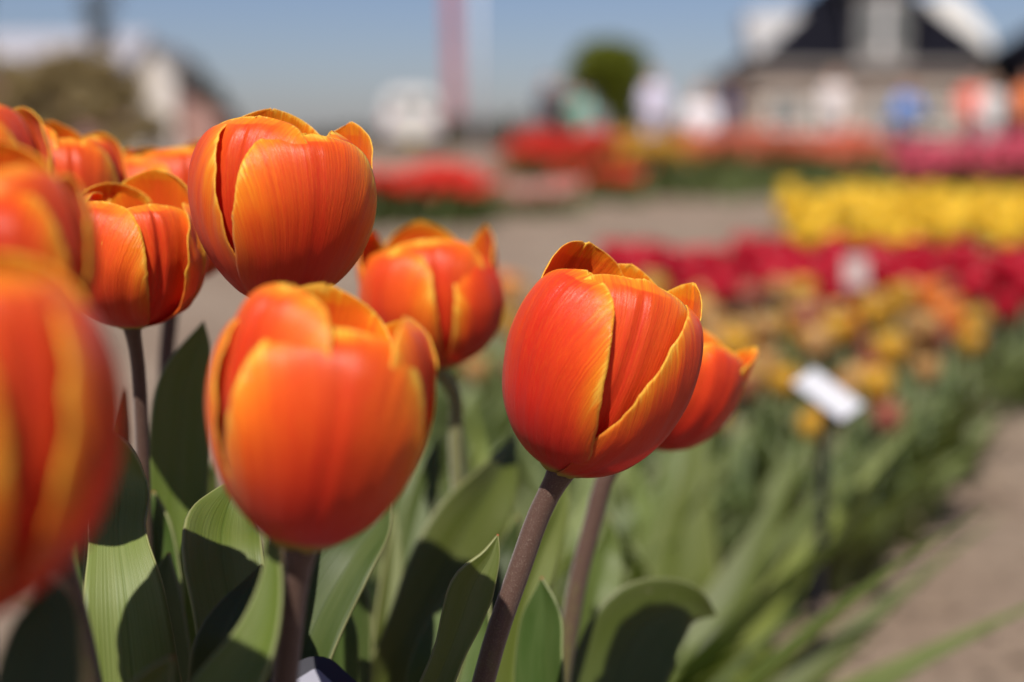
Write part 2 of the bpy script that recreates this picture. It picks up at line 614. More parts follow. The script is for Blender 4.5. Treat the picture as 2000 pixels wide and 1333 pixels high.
def flower_basis(lean_right, lean_away, spin=0.0):
    """columns are the flower's right / away / up axes after leaning (degrees)"""
    up = Vector((math.tan(RAD(lean_right)), math.tan(RAD(lean_away)), 1)).normalized()
    q = Vector((0, 0, 1)).rotation_difference(up)
    M = q.to_matrix() @ Matrix.Rotation(RAD(spin), 3, 'Z')
    return np.array(M)


def tulip(label, base_px, Z, R, H, lean=(0, 0), spin=0.0, petals=(), stem_px=(), stem_r=0.0031, cat='tulip', ground=None, stem_mat=None, name='orange_tulip'):
    """a foreground tulip: base_px is the pixel of the flower's foot; stem_px are more (px, py, Z) points down the stem"""
    foot = at(base_px[0], base_px[1], Z)
    pts = [foot] + [at(*q) for q in stem_px]
    last = pts[-1]
    g = Vector(ground) if ground else Vector((last.x + (last.x - pts[-2].x) * 0.6, last.y + (last.y - pts[-2].y) * 0.4 + 0.01, -0.005)) if len(pts) > 1 else Vector((foot.x - math.tan(RAD(lean[0])) * 0.12, foot.y, -0.005))
    root = empty(name, (g.x, g.y, 0))
    tag(root, label, cat, 'orange tulips with yellow petal edges in the foreground')
    B = flower_basis(lean[0], lean[1], spin)
    org = np.array(foot)
    for k, pd in enumerate(petals):
        petal(root, B, org, R, H, seed=hash_seed(label) + k, **pd)
    pts.append(g)
    line = smooth_line([tuple(p) for p in pts], 44, 1.3)[::-1]
    # lift the stem a little into the flower's foot
    line = np.vstack([line, org + B @ np.array([0, 0, 0.0035])])
    n = len(line)
    rad = [stem_r * (1.12 - 0.12 * i / n) for i in range(n)]
    rad[-1] = stem_r * 1.0
    rad[-2] = stem_r * 1.28
    rad[-3] = stem_r * 1.10
    V, Fc = tube_geo(line, rad, 14)
    o = mesh_obj('stem', [Vector(q) - root.location for q in V], Fc, stem_mat or STEM, root)
    seglen = np.concatenate([[0], np.cumsum(np.linalg.norm(np.diff(line, axis=0), axis=1))])
    fattr(o.data, 'vv', np.repeat(seglen / seglen[-1], 14))
    # pistil and stamens inside the cup
    V, Fc = tube_geo([org, org + B @ np.array([0, 0, H * 0.3]), org + B @ np.array([0, 0, H * 0.36])], [0.003, 0.003, 0.0042], 8)
    mesh_obj('pistil', [Vector(q) - root.location for q in V], Fc, PISTIL, root)
    for k in range(6):
        a = k * math.pi / 3
        c, s_ = math.cos(a), math.sin(a)
        pl = [org + B @ np.array([c * q[0], s_ * q[0], q[1]]) for q in ((0.003, 0.002), (0.006, H * 0.16), (0.0075, H * 0.2), (0.008, H * 0.34))]
        V, Fc = tube_geo(pl, [0.0008, 0.0008, 0.0017, 0.0009], 6)
        mesh_obj('stamen', [Vector(q) - root.location for q in V], Fc, STAMEN, root)
    return root


def hash_seed(s):
    h = 7
    for ch in s:
        h = (h * 31 + ord(ch)) % 9973
    return h


PISTIL = simple_mat('pistil', (0.42, 0.46, 0.16), rough=0.5)
STAMEN = simple_mat('stamen', (0.05, 0.035, 0.03), rough=0.8)


def leaf(parent, path, turn=(0, 0), fold=0.25, wave=0.0, mat=None, seed=0, ground=None, nu=15, nv=64, tipcurl=0.0, dark=None):
    """a broad tulip leaf.  path rows: (px, py, Z, half width px) from the tip down; continues to the plant's foot"""
    P = [list(at(a, b, c)) + [w / F * c] for a, b, c, w in path]
    gx, gy = (parent.location.x, parent.location.y) if ground is None else ground
    x, y, z, w = P[-1]
    P.append([x * 0.45 + gx * 0.55, y * 0.45 + gy * 0.55, z * 0.5, w * 0.9])
    P.append([gx + (x - gx) * 0.1, gy + (y - gy) * 0.1, 0.0, w * 0.45])
    S = smooth_line(P, nv, 1.7)
    ctr, hw = S[:, :3], np.clip(S[:, 3], 0.00025, None)
    build_leaf(parent, ctr, hw, turn, fold, wave, mat or LEAF, seed, nu)


def build_leaf(parent, ctr, hw, turn, fold, wave, mat, seed, nu=13, view=None, thick=0.0009):
    nv = len(ctr)
    tan = np.gradient(ctr, axis=0)
    tan /= np.linalg.norm(tan, axis=1)[:, None] + 1e-12
    rnd = random.Random(seed)
    o1 = rnd.uniform(0, 60)
    cam_p = np.array([0, 0, CAM_H])
    V, E, X, T = [], [], [], []
    for i in range(nv):
        to_cam = (cam_p - ctr[i]) if view is None else np.array(view)
        n = to_cam - tan[i] * (to_cam @ tan[i])
        n /= np.linalg.norm(n) + 1e-12
        s = np.cross(n, tan[i])
        f = i / (nv - 1)
        a = RAD(turn[0] * (1 - f) + turn[1] * f)
        s2 = s * math.cos(a) + n * math.sin(a)
        n2 = n * math.cos(a) - s * math.sin(a)
        for j in range(nu):
            u = -1 + 2 * j / (nu - 1)
            wv = 2.2 * wave * hw[i] * u * abs(u) * mnoise.noise((o1 + (1 if u > 0 else -1) * 3, f * 7.0, 0))
            ed = 1 + 0.06 * mnoise.noise((o1, f * 9, u))
            lift = fold * hw[i] * (math.sqrt(u * u + 0.02) - 0.14) + wv
            V.append(ctr[i] + s2 * hw[i] * u * ed * math.cos(fold * 0.6) + n2 * lift)
            E.append((1 - abs(u)) * min(1, hw[i] / 0.01))
            X.append(u)
            T.append(1 - f)
    Fc = [(i * nu + j, i * nu + j + 1, (i + 1) * nu + j + 1, (i + 1) * nu + j) for i in range(nv - 1) for j in range(nu - 1)]
    loc = np.array(parent.location)
    o = mesh_obj('leaf', [q - loc for q in V], Fc, mat, parent)
    fattr(o.data, 'edge', E)
    fattr(o.data, 'vx', X)
    fattr(o.data, 'vv', T)
    fattr(o.data, 'seed', [seed * 5.3 % 70] * len(V))
    if thick:
        s = o.modifiers.new('thickness', 'SOLIDIFY')
        s.thickness = thick
        s.offset = 0
    return o


# ------------------------------------------------------------------ foreground tulips
def P(az=0.0, **k):
    d = dict(az=az)
    d.update(k)
    return d


focal = tulip('sharply focused orange tulip leaning right on a bare brown stem', (1095, 924), 0.40, 0.0252, 0.0605, lean=(18.5, 0),
    petals=[
        P(-50, mat=PETAL_RED, W=1.06, hz=0.94, lay=0.05, cup=0.98, curl=(-0.02, 0.03), ruffle=0.03, vm=0.47, tip=1.55, opn=0.04),
        P(72, mat=PETAL_RED, W=1.10, hz=0.93, lay=0.06, cup=0.92, curl=(0.03, 0.0), ruffle=0.03, vm=0.40, tip=1.05, opn=0.12, rib=0.012),
        P(prof=PROF_UP, az=175, mat=PETAL_RED, W=0.95, hz=1.0, lay=0.04, cup=1.0, ruffle=0.07, opn=0.07, tip=1.4),
        P(12, W=1.0, hz=0.985, lay=-0.10, cup=1.12, ruffle=0.06, rib=0.012, vm=0.60, tip=1.9, opn=0.06),
        P(prof=PROF_UP, az=-138, W=1.05, hz=1.04, lay=-0.05, cup=0.9, ruffle=0.10, vm=0.55, tip=2.0, opn=0.0, rib=0.02),
        P(prof=PROF_UP, az=118, W=0.86, hz=1.02, lay=-0.05, cup=0.85, ruffle=0.09, vm=0.52, tip=1.3, opn=0.09, rib=0.02),
    ],
    stem_px=[(1062, 985, 0.402), (1012, 1120, 0.404), (970, 1240, 0.406), (944, 1333, 0.408)], stem_r=0.0032)

tall = tulip('tallest sharp orange tulip with one broad rounded petal facing the camera', (545, 600), 0.40, 0.0236, 0.0525, lean=(3.5, 0),
    petals=[
        P(prof=PROF_T, az=31, W=1.10, hz=0.93, lay=0.08, cup=1.06, curl=(0.03, 0.02), ruffle=0.03, vm=0.55, tip=1.85, opn=0.06),
        P(prof=PROF_T, az=-76, W=0.98, hz=0.97, lay=0.10, cup=0.92, curl=(0.0, 0.08), ruffle=0.06, vm=0.5, tip=1.6, opn=0.02),
        P(prof=PROF_UP, az=140, W=0.85, hz=1.0, lay=0.08, cup=0.8, ruffle=0.05, opn=0.13, vm=0.52, tip=1.3),
        P(prof=PROF_T, az=-26, W=1.0, hz=1.0, lay=-0.04, cup=1.05, ruffle=0.04, rib=0.035, vm=0.58, tip=1.9, opn=0.06),
        P(prof=PROF_T, az=84, W=0.85, hz=0.95, lay=-0.04, cup=0.9, ruffle=0.05, rib=0.02, vm=0.58, tip=1.6, opn=0.05),
        P(prof=PROF_UP, az=-160, W=0.98, hz=1.05, lay=-0.03, cup=1.0, ruffle=0.10, vm=0.55, tip=1.5, opn=0.08),
    ],
    stem_px=[(545, 800, 0.41), (550, 1100, 0.415), (545, 1333, 0.42)])

front = tulip('large soft-focus orange tulip in front, overlapping the foot of the tallest one', (588, 1072), 0.318, 0.0236, 0.0568, lean=(8.5, 3),
    petals=[
        P(prof=PROF_T, az=14, W=1.12, hz=0.91, lay=0.06, cup=1.05, ruffle=0.03, vm=0.52, tip=1.7, opn=0.03),
        P(prof=PROF_T, az=-100, W=0.98, hz=0.92, lay=0.08, cup=0.92, curl=(0.0, 0.05), ruffle=0.05, vm=0.5, tip=1.6, opn=0.03),
        P(prof=PROF_UP, az=136, W=0.9, hz=0.94, lay=0.05, cup=0.9, ruffle=0.05, opn=0.08, vm=0.55, tip=1.4),
        P(prof=PROF_T, az=-44, W=0.98, hz=1.03, lay=-0.05, cup=1.0, ruffle=0.04, rib=0.02, vm=0.58, tip=1.75, opn=0.06),
        P(prof=PROF_T, az=80, W=0.85, hz=0.97, lay=-0.02, cup=0.85, ruffle=0.04, rib=0.02, vm=0.55, tip=1.4, opn=0.16),
        P(prof=PROF_UP, az=-168, W=1.0, hz=1.02, lay=-0.05, cup=1.0, ruffle=0.10, vm=0.55, tip=1.5, opn=0.09),
    ],
    stem_px=[(574, 1160, 0.322), (556, 1333, 0.328)], stem_r=0.0030)

left_sharp = tulip('open orange tulip with a twisted yellow-edged petal, left of the tallest tulip', (258, 640), 0.44, 0.0212, 0.0438, lean=(1, -4),
    petals=[
        P(-24, W=1.1, hz=0.92, lay=0.08, cup=1.05, curl=(0.0, 0.02), ruffle=0.04, vm=0.52, tip=1.6, opn=-0.02),
        P(98, W=0.92, hz=0.88, lay=0.12, cup=0.85, curl=(0.14, 0.0), ruffle=0.12, vm=0.55, tip=1.7, opn=0.14),
        P(prof=PROF_UP, az=-150, W=0.95, hz=0.98, lay=0.05, cup=1.0, ruffle=0.04, opn=0.01),
        P(40, W=0.92, hz=0.90, lay=0.0, cup=1.15, ruffle=0.14, rib=0.03, vm=0.58, tip=1.7, opn=0.1, curl=(0, 0.16)),
        P(-90, W=0.9, hz=0.95, lay=-0.05, cup=0.9, ruffle=0.05, vm=0.6, tip=1.8),
        P(prof=PROF_UP, az=165, W=1.0, hz=1.08, lay=-0.02, cup=1.0, ruffle=0.10, vm=0.55, tip=1.5, opn=0.08),
    ],
    stem_px=[(268, 700, 0.446), (275, 800, 0.452), (280, 930, 0.458)], stem_r=0.0022)

behind = tulip('blurred orange tulip with upright petal tips between the tallest and the focused tulip', (852, 722), 0.555, 0.0268, 0.0555, lean=(-4, 0),
    petals=[
        P(-40, W=0.95, hz=0.88, lay=0.06, cup=0.9, ruffle=0.03, vm=0.55, tip=1.8, opn=0.02),
        P(70, mat=PETAL_RED, W=0.95, hz=0.80, lay=0.06, cup=0.85, ruffle=0.03, vm=0.55, tip=1.8, opn=0.06, rib=0.02),
        P(prof=PROF_UP, az=-170, W=0.9, hz=1.02, lay=0.05, cup=0.9, ruffle=0.10, opn=0.08, tip=1.4),
        P(12, W=0.95, hz=0.93, lay=-0.05, cup=1.0, ruffle=0.05, rib=0.03, vm=0.6, tip=2.0, opn=0.03),
        P(-105, W=0.75, hz=1.0, lay=-0.03, cup=0.8, ruffle=0.03, vm=0.6, tip=1.2, opn=0.34),
        P(prof=PROF_UP, az=112, W=0.75, hz=0.98, lay=-0.03, cup=0.8, ruffle=0.04, vm=0.6, tip=1.2, opn=0.13),
    ],
    stem_px=[(884, 760, 0.56), (890, 860, 0.565)], stem_r=0.0028, stem_mat=STEM_GREEN)

right_back = tulip('orange tulip half hidden behind the right side of the sharply focused tulip', (1240, 866), 0.50, 0.0235, 0.0480, lean=(28, 4),
    petals=[
        P(40, mat=PETAL_RED, W=1.0, hz=0.93, lay=0.05, cup=0.95, curl=(0.0, 0.06), ruffle=0.05, vm=0.5, tip=1.5, opn=0.06),
        P(-75, W=0.95, hz=0.92, lay=0.05, cup=0.95, ruffle=0.04),
        P(prof=PROF_UP, az=160, W=0.95, hz=0.97, lay=0.06, cup=0.9, ruffle=0.05, opn=0.02),
        P(prof=PROF_UP, az=98, W=0.85, hz=1.03, lay=-0.02, cup=0.75, ruffle=0.12, rib=0.05, vm=0.55, tip=1.6, opn=0.16),
        P(-20, W=0.9, hz=0.97, lay=-0.06, cup=1.0, ruffle=0.05, rib=0.02, vm=0.6, tip=1.65),
        P(prof=PROF_UP, az=-140, W=0.9, hz=1.0, lay=-0.05, cup=0.9, ruffle=0.05, vm=0.6, tip=1.65),
    ],
    stem_px=[(1190, 920, 0.503), (1158, 1020, 0.506), (1130, 1130, 0.508), (1110, 1240, 0.51)], stem_r=0.0033)

blob_low = tulip('very blurred large orange tulip cut off by the left edge, lowest and nearest', (-125, 1215), 0.225, 0.0265, 0.0570, lean=(4, 0),
    petals=[
        P(-8, W=1.0, hz=0.93, lay=0.05, mat=PETAL_RED, cup=0.95, ruffle=0.03, vm=0.52, tip=1.9),
        P(108, W=0.98, hz=0.95, lay=0.05, mat=PETAL_RED, cup=0.95, ruffle=0.04, opn=0.0),
        P(prof=PROF_UP, az=-125, W=0.95, hz=0.95, lay=0.05, mat=PETAL_RED, cup=1.0, ruffle=0.04),
        P(52, W=0.95, hz=1.0, lay=-0.06, cup=1.0, ruffle=0.05, rib=0.02, vm=0.6, tip=1.75, opn=0.03),
        P(-65, W=0.95, hz=1.0, lay=-0.06, cup=1.0, ruffle=0.05, rib=0.02, vm=0.6, tip=1.75, opn=0.03),
        P(prof=PROF_UP, az=172, W=0.95, hz=1.0, lay=-0.06, cup=1.0, ruffle=0.05, rib=0.02, vm=0.6, tip=1.75, opn=0.01),
    ], stem_px=[(-60, 1333, 0.228)])

blob_high = tulip('very blurred orange-red tulip at the left edge above the nearest blurred one', (-20, 740), 0.28, 0.0215, 0.0425, lean=(-2, 0),
    petals=[
        P(10, mat=PETAL_RED, W=1.08, hz=0.90, lay=0.06, cup=1.05, ruffle=0.03, vm=0.55, tip=1.75, opn=0.02),
        P(-110, W=0.95, hz=0.95, lay=0.05, mat=PETAL_RED, cup=0.95, ruffle=0.04, opn=0.04),
        P(prof=PROF_UP, az=130, W=0.9, hz=0.92, lay=0.05, mat=PETAL_RED, cup=0.9, ruffle=0.04),
        P(-50, W=0.95, hz=1.04, lay=-0.06, cup=1.0, ruffle=0.05, rib=0.02, vm=0.6, tip=1.75, opn=0.02),
        P(68, W=0.8, hz=0.97, lay=-0.03, cup=0.85, ruffle=0.04, vm=0.6, tip=1.8, opn=0.02),
        P(prof=PROF_UP, az=-168, W=0.95, hz=1.1, lay=-0.06, cup=1.0, ruffle=0.05, vm=0.6, tip=1.75, opn=0.00),
    ], stem_px=[(48, 900, 0.295)])

back_left = tulip('orange tulip peeking out behind the blurred tulip at the left edge, top left', (105, 520), 0.50, 0.0225, 0.0490, lean=(5, 0),
    petals=[
        P(30, W=1.0, hz=0.92, lay=0.06, cup=0.95, ruffle=0.05, rib=0.02),
        P(-90, W=0.95, hz=0.95, lay=0.05, cup=0.95, ruffle=0.05),
        P(prof=PROF_UP, az=150, W=0.95, hz=0.97, lay=0.05, cup=0.95, ruffle=0.05),
        P(85, W=0.9, hz=0.95, lay=-0.03, cup=0.9, ruffle=0.06, rib=0.03, vm=0.6, tip=1.65, opn=0.04),
        P(-30, W=0.9, hz=1.0, lay=-0.05, cup=1.0, ruffle=0.06, rib=0.03, vm=0.6, tip=1.65),
        P(prof=PROF_UP, az=-150, W=0.9, hz=1.02, lay=-0.05, cup=1.0, ruffle=0.05, vm=0.6, tip=1.65),
    ], stem_px=[(100, 700, 0.505), (105, 900, 0.51)])

back_mid = tulip('soft orange tulip behind and left of the tallest tulip, its top just above the leaves of petals', (340, 560), 0.57, 0.0285, 0.0565, lean=(0, 0),
    petals=[
        P(-30, W=1.0, hz=0.92, lay=0.06, cup=0.95, ruffle=0.05, rib=0.02, opn=0.05),
        P(90, W=0.95, hz=0.95, lay=0.05, cup=0.95, ruffle=0.05, opn=0.03),
        P(prof=PROF_UP, az=-150, W=0.95, hz=0.97, lay=0.05, cup=0.95, ruffle=0.05, opn=0.03),
        P(30, W=0.95, hz=0.98, lay=-0.03, cup=1.0, ruffle=0.06, rib=0.03, vm=0.6, tip=1.65, opn=0.04),
        P(-88, W=0.9, hz=0.97, lay=-0.05, cup=1.0, ruffle=0.06, rib=0.03, vm=0.6, tip=1.65, opn=0.08),
        P(prof=PROF_UP, az=155, W=0.9, hz=1.03, lay=-0.05, cup=1.0, ruffle=0.09, vm=0.6, tip=1.65, opn=0.01),
    ], stem_px=[(325, 700, 0.575), (330, 900, 0.58)])
back_mid['label'] = 'soft orange tulip directly behind the gap between the tallest and the twisted-petal tulip'

edge_back = tulip('dark orange tulip tip poking up at the extreme upper left corner of the flowers', (-75, 560), 0.33, 0.0220, 0.0420, lean=(-3, 0),
    petals=[
        P(20, W=1.0, hz=0.95, lay=0.05, cup=0.95, ruffle=0.04),
        P(-100, W=0.95, hz=0.95, lay=0.05, cup=0.95, ruffle=0.04),
        P(prof=PROF_UP, az=140, W=0.95, hz=0.97, lay=0.05, cup=0.95, ruffle=0.04),
        P(80, W=0.95, hz=1.0, lay=-0.05, cup=1.0, ruffle=0.05, vm=0.6, tip=1.65),
        P(-40, W=0.95, hz=1.0, lay=-0.05, cup=1.0, ruffle=0.05, vm=0.6, tip=1.65),
        P(prof=PROF_UP, az=-160, W=0.95, hz=1.03, lay=-0.05, cup=1.0, ruffle=0.05, vm=0.6, tip=1.65),
    ], stem_px=[(-60, 700, 0.375)])

# ------------------------------------------------------------------ foreground leaves (parts of the tulips they grow from)
leaf(left_sharp, [(398, 628, 0.49, 1), (388, 665, 0.49, 22), (362, 740, 0.49, 50), (350, 850, 0.49, 62), (345, 1000, 0.49, 58), (345, 1150, 0.49, 55)], turn=(-15, -10), fold=0.15, wave=0.1, seed=1)
leaf(left_sharp, [(190, 830, 0.40, 2), (212, 880, 0.40, 45), (232, 950, 0.40, 58), (232, 1050, 0.385, 55), (245, 1160, 0.375, 75), (262, 1333, 0.37, 88)], turn=(15, -5), fold=0.12, wave=0.25, seed=2)
leaf(tall, [(470, 930, 0.40, 2), (445, 990, 0.395, 50), (432, 1080, 0.38, 78), (450, 1190, 0.375, 74), (470, 1333, 0.37, 70)], turn=(-12, 10), fold=0.28, wave=0.2, seed=3)
leaf(tall, [(512, 1105, 0.372, 2), (478, 1165, 0.362, 36), (448, 1235, 0.358, 50), (440, 1333, 0.36, 60)], turn=(50, 30), fold=0.4, wave=0.3, seed=4, mat=LEAF_SHADE)
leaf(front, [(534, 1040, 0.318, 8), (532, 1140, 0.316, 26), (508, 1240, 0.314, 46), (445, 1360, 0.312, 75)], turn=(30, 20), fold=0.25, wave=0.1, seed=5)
leaf(tall, [(762, 968, 0.45, 2), (738, 1020, 0.445, 34), (682, 1100, 0.435, 60), (625, 1200, 0.43, 70), (575, 1340, 0.425, 66)], turn=(35, 15), fold=0.3, wave=0.2, seed=6, mat=LEAF_SHADE)
leaf(focal, [(973, 1044, 0.40, 1), (958, 1085, 0.40, 20), (925, 1140, 0.40, 45), (902, 1205, 0.40, 42), (878, 1270, 0.40, 32), (845, 1350, 0.40, 34)], turn=(-12, -25), fold=0.32, wave=0.15, seed=7)
leaf(behind, [(1008, 850, 0.60, 2), (972, 930, 0.58, 40), (905, 1040, 0.56, 78), (838, 1160, 0.55, 74), (780, 1270, 0.54, 55), (735, 1360, 0.54, 50)], turn=(-25, -15), fold=0.25, wave=0.2, seed=8)
leaf(right_back, [(1398, 1200, 0.54, 2), (1345, 1185, 0.535, 45), (1265, 1215, 0.53, 88), (1205, 1310, 0.525, 95), (1180, 1420, 0.52, 80)], turn=(-20, 0), fold=0.15, wave=0.15, seed=9)
leaf(right_back, [(1058, 1128, 0.46, 2), (1066, 1190, 0.46, 42), (1062, 1280, 0.46, 58), (1060, 1380, 0.46, 60)], turn=(35, 25), fold=0.3, wave=0.1, seed=10, mat=LEAF_SHADE)
leaf(blob_low, [(92, 1128, 0.262, 3), (102, 1180, 0.26, 50), (90, 1270, 0.258, 80), (70, 1400, 0.255, 95)], turn=(25, 10), fold=0.2, wave=0.15, seed=11, mat=LEAF_SHADE)
leaf(blob_high, [(165, 960, 0.42, 3), (152, 1060, 0.42, 26), (140, 1180, 0.42, 40), (120, 1333, 0.42, 50)], turn=(45, 30), fold=0.3, wave=0.1, seed=12, mat=LEAF_SHADE)
leaf(behind, [(858, 850, 0.64, 3), (830, 950, 0.63, 26), (800, 1060, 0.62, 24), (782, 1180, 0.61, 28)], turn=(-10, -10), fold=0.4, wave=0.1, seed=13)
leaf(right_back, [(1104, 935, 0.55, 2), (1092, 1000, 0.54, 22), (1058, 1080, 0.53, 36), (1020, 1190, 0.52, 46), (995, 1340, 0.51, 50)], turn=(-30, -20), fold=0.3, wave=0.15, seed=14)
leaf(front, [(338, 1283, 0.31, 2), (316, 1312, 0.31, 24), (280, 1370, 0.31, 50)], turn=(-10, -10), fold=0.3, wave=0.1, seed=15)
leaf(behind, [(700, 1110, 0.50, 2), (706, 1180, 0.50, 28), (700, 1280, 0.50, 40), (690, 1400, 0.50, 45)], turn=(40, 30), fold=0.3, wave=0.1, seed=16, mat=LEAF_SHADE)
leaf(focal, [(905, 1120, 0.50, 2), (890, 1200, 0.49, 45), (860, 1290, 0.48, 60), (840, 1400, 0.48, 60)], turn=(40, 30), fold=0.3, wave=0.1, seed=17, mat=LEAF_SHADE)
leaf(back_left, [(240, 760, 0.55, 3), (232, 850, 0.55, 20), (215, 980, 0.55, 36), (205, 1150, 0.55, 45)], turn=(10, 0), fold=0.3, wave=0.1, seed=18, mat=LEAF_SHADE)
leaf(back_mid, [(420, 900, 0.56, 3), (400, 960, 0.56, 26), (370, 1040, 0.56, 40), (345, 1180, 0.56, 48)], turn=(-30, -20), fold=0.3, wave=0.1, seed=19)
leaf(back_mid, [(330, 1080, 0.45, 3), (325, 1150, 0.45, 40), (330, 1250, 0.45, 60), (335, 1400, 0.45, 60)], turn=(40, 20), fold=0.3, wave=0.1, seed=20, mat=LEAF_SHADE)
leaf(focal, [(955, 1160, 0.46, 2), (950, 1230, 0.46, 28), (930, 1333, 0.45, 38)], turn=(55, 45), fold=0.3, wave=0.1, seed=21, mat=LEAF_SHADE)
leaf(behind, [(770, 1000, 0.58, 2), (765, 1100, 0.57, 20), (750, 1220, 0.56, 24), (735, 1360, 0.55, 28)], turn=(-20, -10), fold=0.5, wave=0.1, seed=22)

leaf(tall, [(640, 1150, 0.47, 2), (655, 1210, 0.47, 34), (650, 1290, 0.47, 52), (640, 1400, 0.47, 55)], turn=(-30, -20), fold=0.3, wave=0.2, seed=23, mat=LEAF_SHADE)
leaf(left_sharp, [(300, 960, 0.47, 2), (312, 1020, 0.47, 28), (318, 1120, 0.47, 45), (320, 1300, 0.47, 55)], turn=(30, 20), fold=0.3, wave=0.2, seed=24, mat=LEAF_SHADE)
leaf(focal, [(1012, 1010, 0.55, 2), (1000, 1080, 0.55, 30), (985, 1170, 0.54, 46), (975, 1330, 0.53, 52)], turn=(20, 15), fold=0.3, wave=0.25, seed=25, mat=LEAF_SHADE)
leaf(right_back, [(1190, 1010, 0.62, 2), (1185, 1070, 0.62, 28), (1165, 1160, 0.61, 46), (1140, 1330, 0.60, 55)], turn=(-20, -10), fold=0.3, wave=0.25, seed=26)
leaf(behind, [(905, 900, 0.68, 2), (890, 980, 0.68, 30), (880, 1080, 0.67, 44), (870, 1240, 0.66, 50)], turn=(25, 15), fold=0.3, wave=0.25, seed=27, mat=LEAF_SHADE)

# ------------------------------------------------------------------ bed plants (countable tulips further back)
def blossom_geo(R, H, opn=0.0, nu=6, nv=7, seed=0):
    rnd = random.Random(seed)
    V, Fc, E, X, T = [], [], [], [], []
    for k in range(6):
        inner = k >= 3
        az = RAD(120 * k + (60 if inner else 0) + rnd.uniform(-8, 8))
        hz = rnd.uniform(0.9, 1.05)
        op = opn + rnd.uniform(-0.05, 0.1)
        v = np.linspace(0.01, 0.985, nv)
        rz = catmull(PROF, v)
        r = (rz[:, 0] + op * np.clip((v - 0.45) / 0.55, 0, 1) ** 1.6 + (-0.06 if inner else 0.05)) * R
        w = outline(v) * R * 0.9
        b = len(V)
        d, s = np.array([math.sin(az), -math.cos(az)]), np.array([math.cos(az), math.sin(az)])
        for i in range(nv):
            rho = max(r[i], 0.3 * R, w[i] / 1.3)
            for j in range(nu):
                u = -1 + 2 * j / (nu - 1)
                th = u * w[i] / rho
                xy = d * (r[i] - rho * (1 - math.cos(th))) + s * rho * math.sin(th)
                V.append((xy[0], xy[1], rz[i, 1] * H * hz))
                E.append((1 - abs(u)) * w[i] / (R * 0.9))
                X.append(u)
                T.append(v[i])
        Fc += [(b + i * nu + j, b + i * nu + j + 1, b + (i + 1) * nu + j + 1, b + (i + 1) * nu + j) for i in range(nv - 1) for j in range(nu - 1)]
    return V, Fc, E, X, T


def bed_leaf_geo(L, W, az, lean, droop, seed, nu=5, nv=9):
    rnd = random.Random(seed)
    d = np.array([math.cos(az), math.sin(az), 0])
    s = np.array([-math.sin(az), math.cos(az), 0])
    V, Fc, E, X, T = [], [], [], [], []
    tw = rnd.uniform(-0.9, 0.9)
    for i in range(nv):
        f = i / (nv - 1)
        out = L * (lean * f + droop * f * f)
        up = L * (f * math.cos(lean * 0.7) - droop * 0.45 * f * f)
        c = d * out + np.array([0, 0, up])
        hw = W * (0.35 + 0.65 * math.sin(math.pi * min(1, f * 1.15 + 0.05))) * (1 - f ** 3.5) + 0.0004
        a = tw * f
        for j in range(nu):
            u = -1 + 2 * j / (nu - 1)
            q = c + (s * math.cos(a) + d * math.sin(a) * 0.8) * hw * u + np.array([0, 0, 1]) * 0.3 * hw * abs(u) - d * 0.35 * hw * abs(u)
            V.append(tuple(q))
            E.append((1 - abs(u)) * 0.6)
            X.append(u)
            T.append(f * 0.97)
    Fc = [(i * nu + j, i * nu + j + 1, (i + 1) * nu + j + 1, (i + 1) * nu + j) for i in range(nv - 1) for j in range(nu - 1)]
    return V, Fc, E, X, T


def with_attrs(o, E, X, T, seed):
    fattr(o.data, 'edge', E)
    fattr(o.data, 'vx', X)
    fattr(o.data, 'vv', T)
    fattr(o.data, 'seed', [seed] * len(E))
    return o


def bed_tulip(name, label, group, mat, h, R=0.02, H=0.046, opn=0.0, leaves=3, seed=0, leafL=0.24, leafW=0.022, lmat=None):
    rnd = random.Random(seed)
    root = empty(name)
    tag(root, label, 'tulip', group)
    if mat is not None:
        V, Fc, E, X, T = blossom_geo(R, H, opn, seed=seed)
        o = mesh_obj('blossom', [(x, y, z + h - H * 0.5) for x, y, z in V], Fc, mat, root)
        with_attrs(o, E, X, T, seed % 17)
        V, Fc = tube_geo([(0, 0, -0.005), (0.004, 0.002, h * 0.5), (0, 0, h - H * 0.45)], [0.003, 0.0028, 0.0026], 7)
        o = mesh_obj('stem', V, Fc, STEM_GREEN, root)
        fattr(o.data, 'vv', np.repeat([0, 0.4, 1.0], 7))
    for k in range(leaves):
        az = rnd.uniform(0, 6.28) if k else rnd.uniform(-0.6, 0.8)
        V, Fc, E, X, T = bed_leaf_geo(leafL * rnd.uniform(0.75, 1.1), leafW * rnd.uniform(0.7, 1.15), az, rnd.uniform(0.2, 0.55), rnd.uniform(0.05, 0.35), seed * 7 + k)
        with_attrs(mesh_obj('leaf', V, Fc, lmat or LEAF_FAR, root), E, X, T, (seed + k) % 23)
    return root


def bloom_mat(name, edge, rim, mid, centre):
    return petal_material(name, edge, rim, mid, centre, (0.35, 0.33, 0.08))


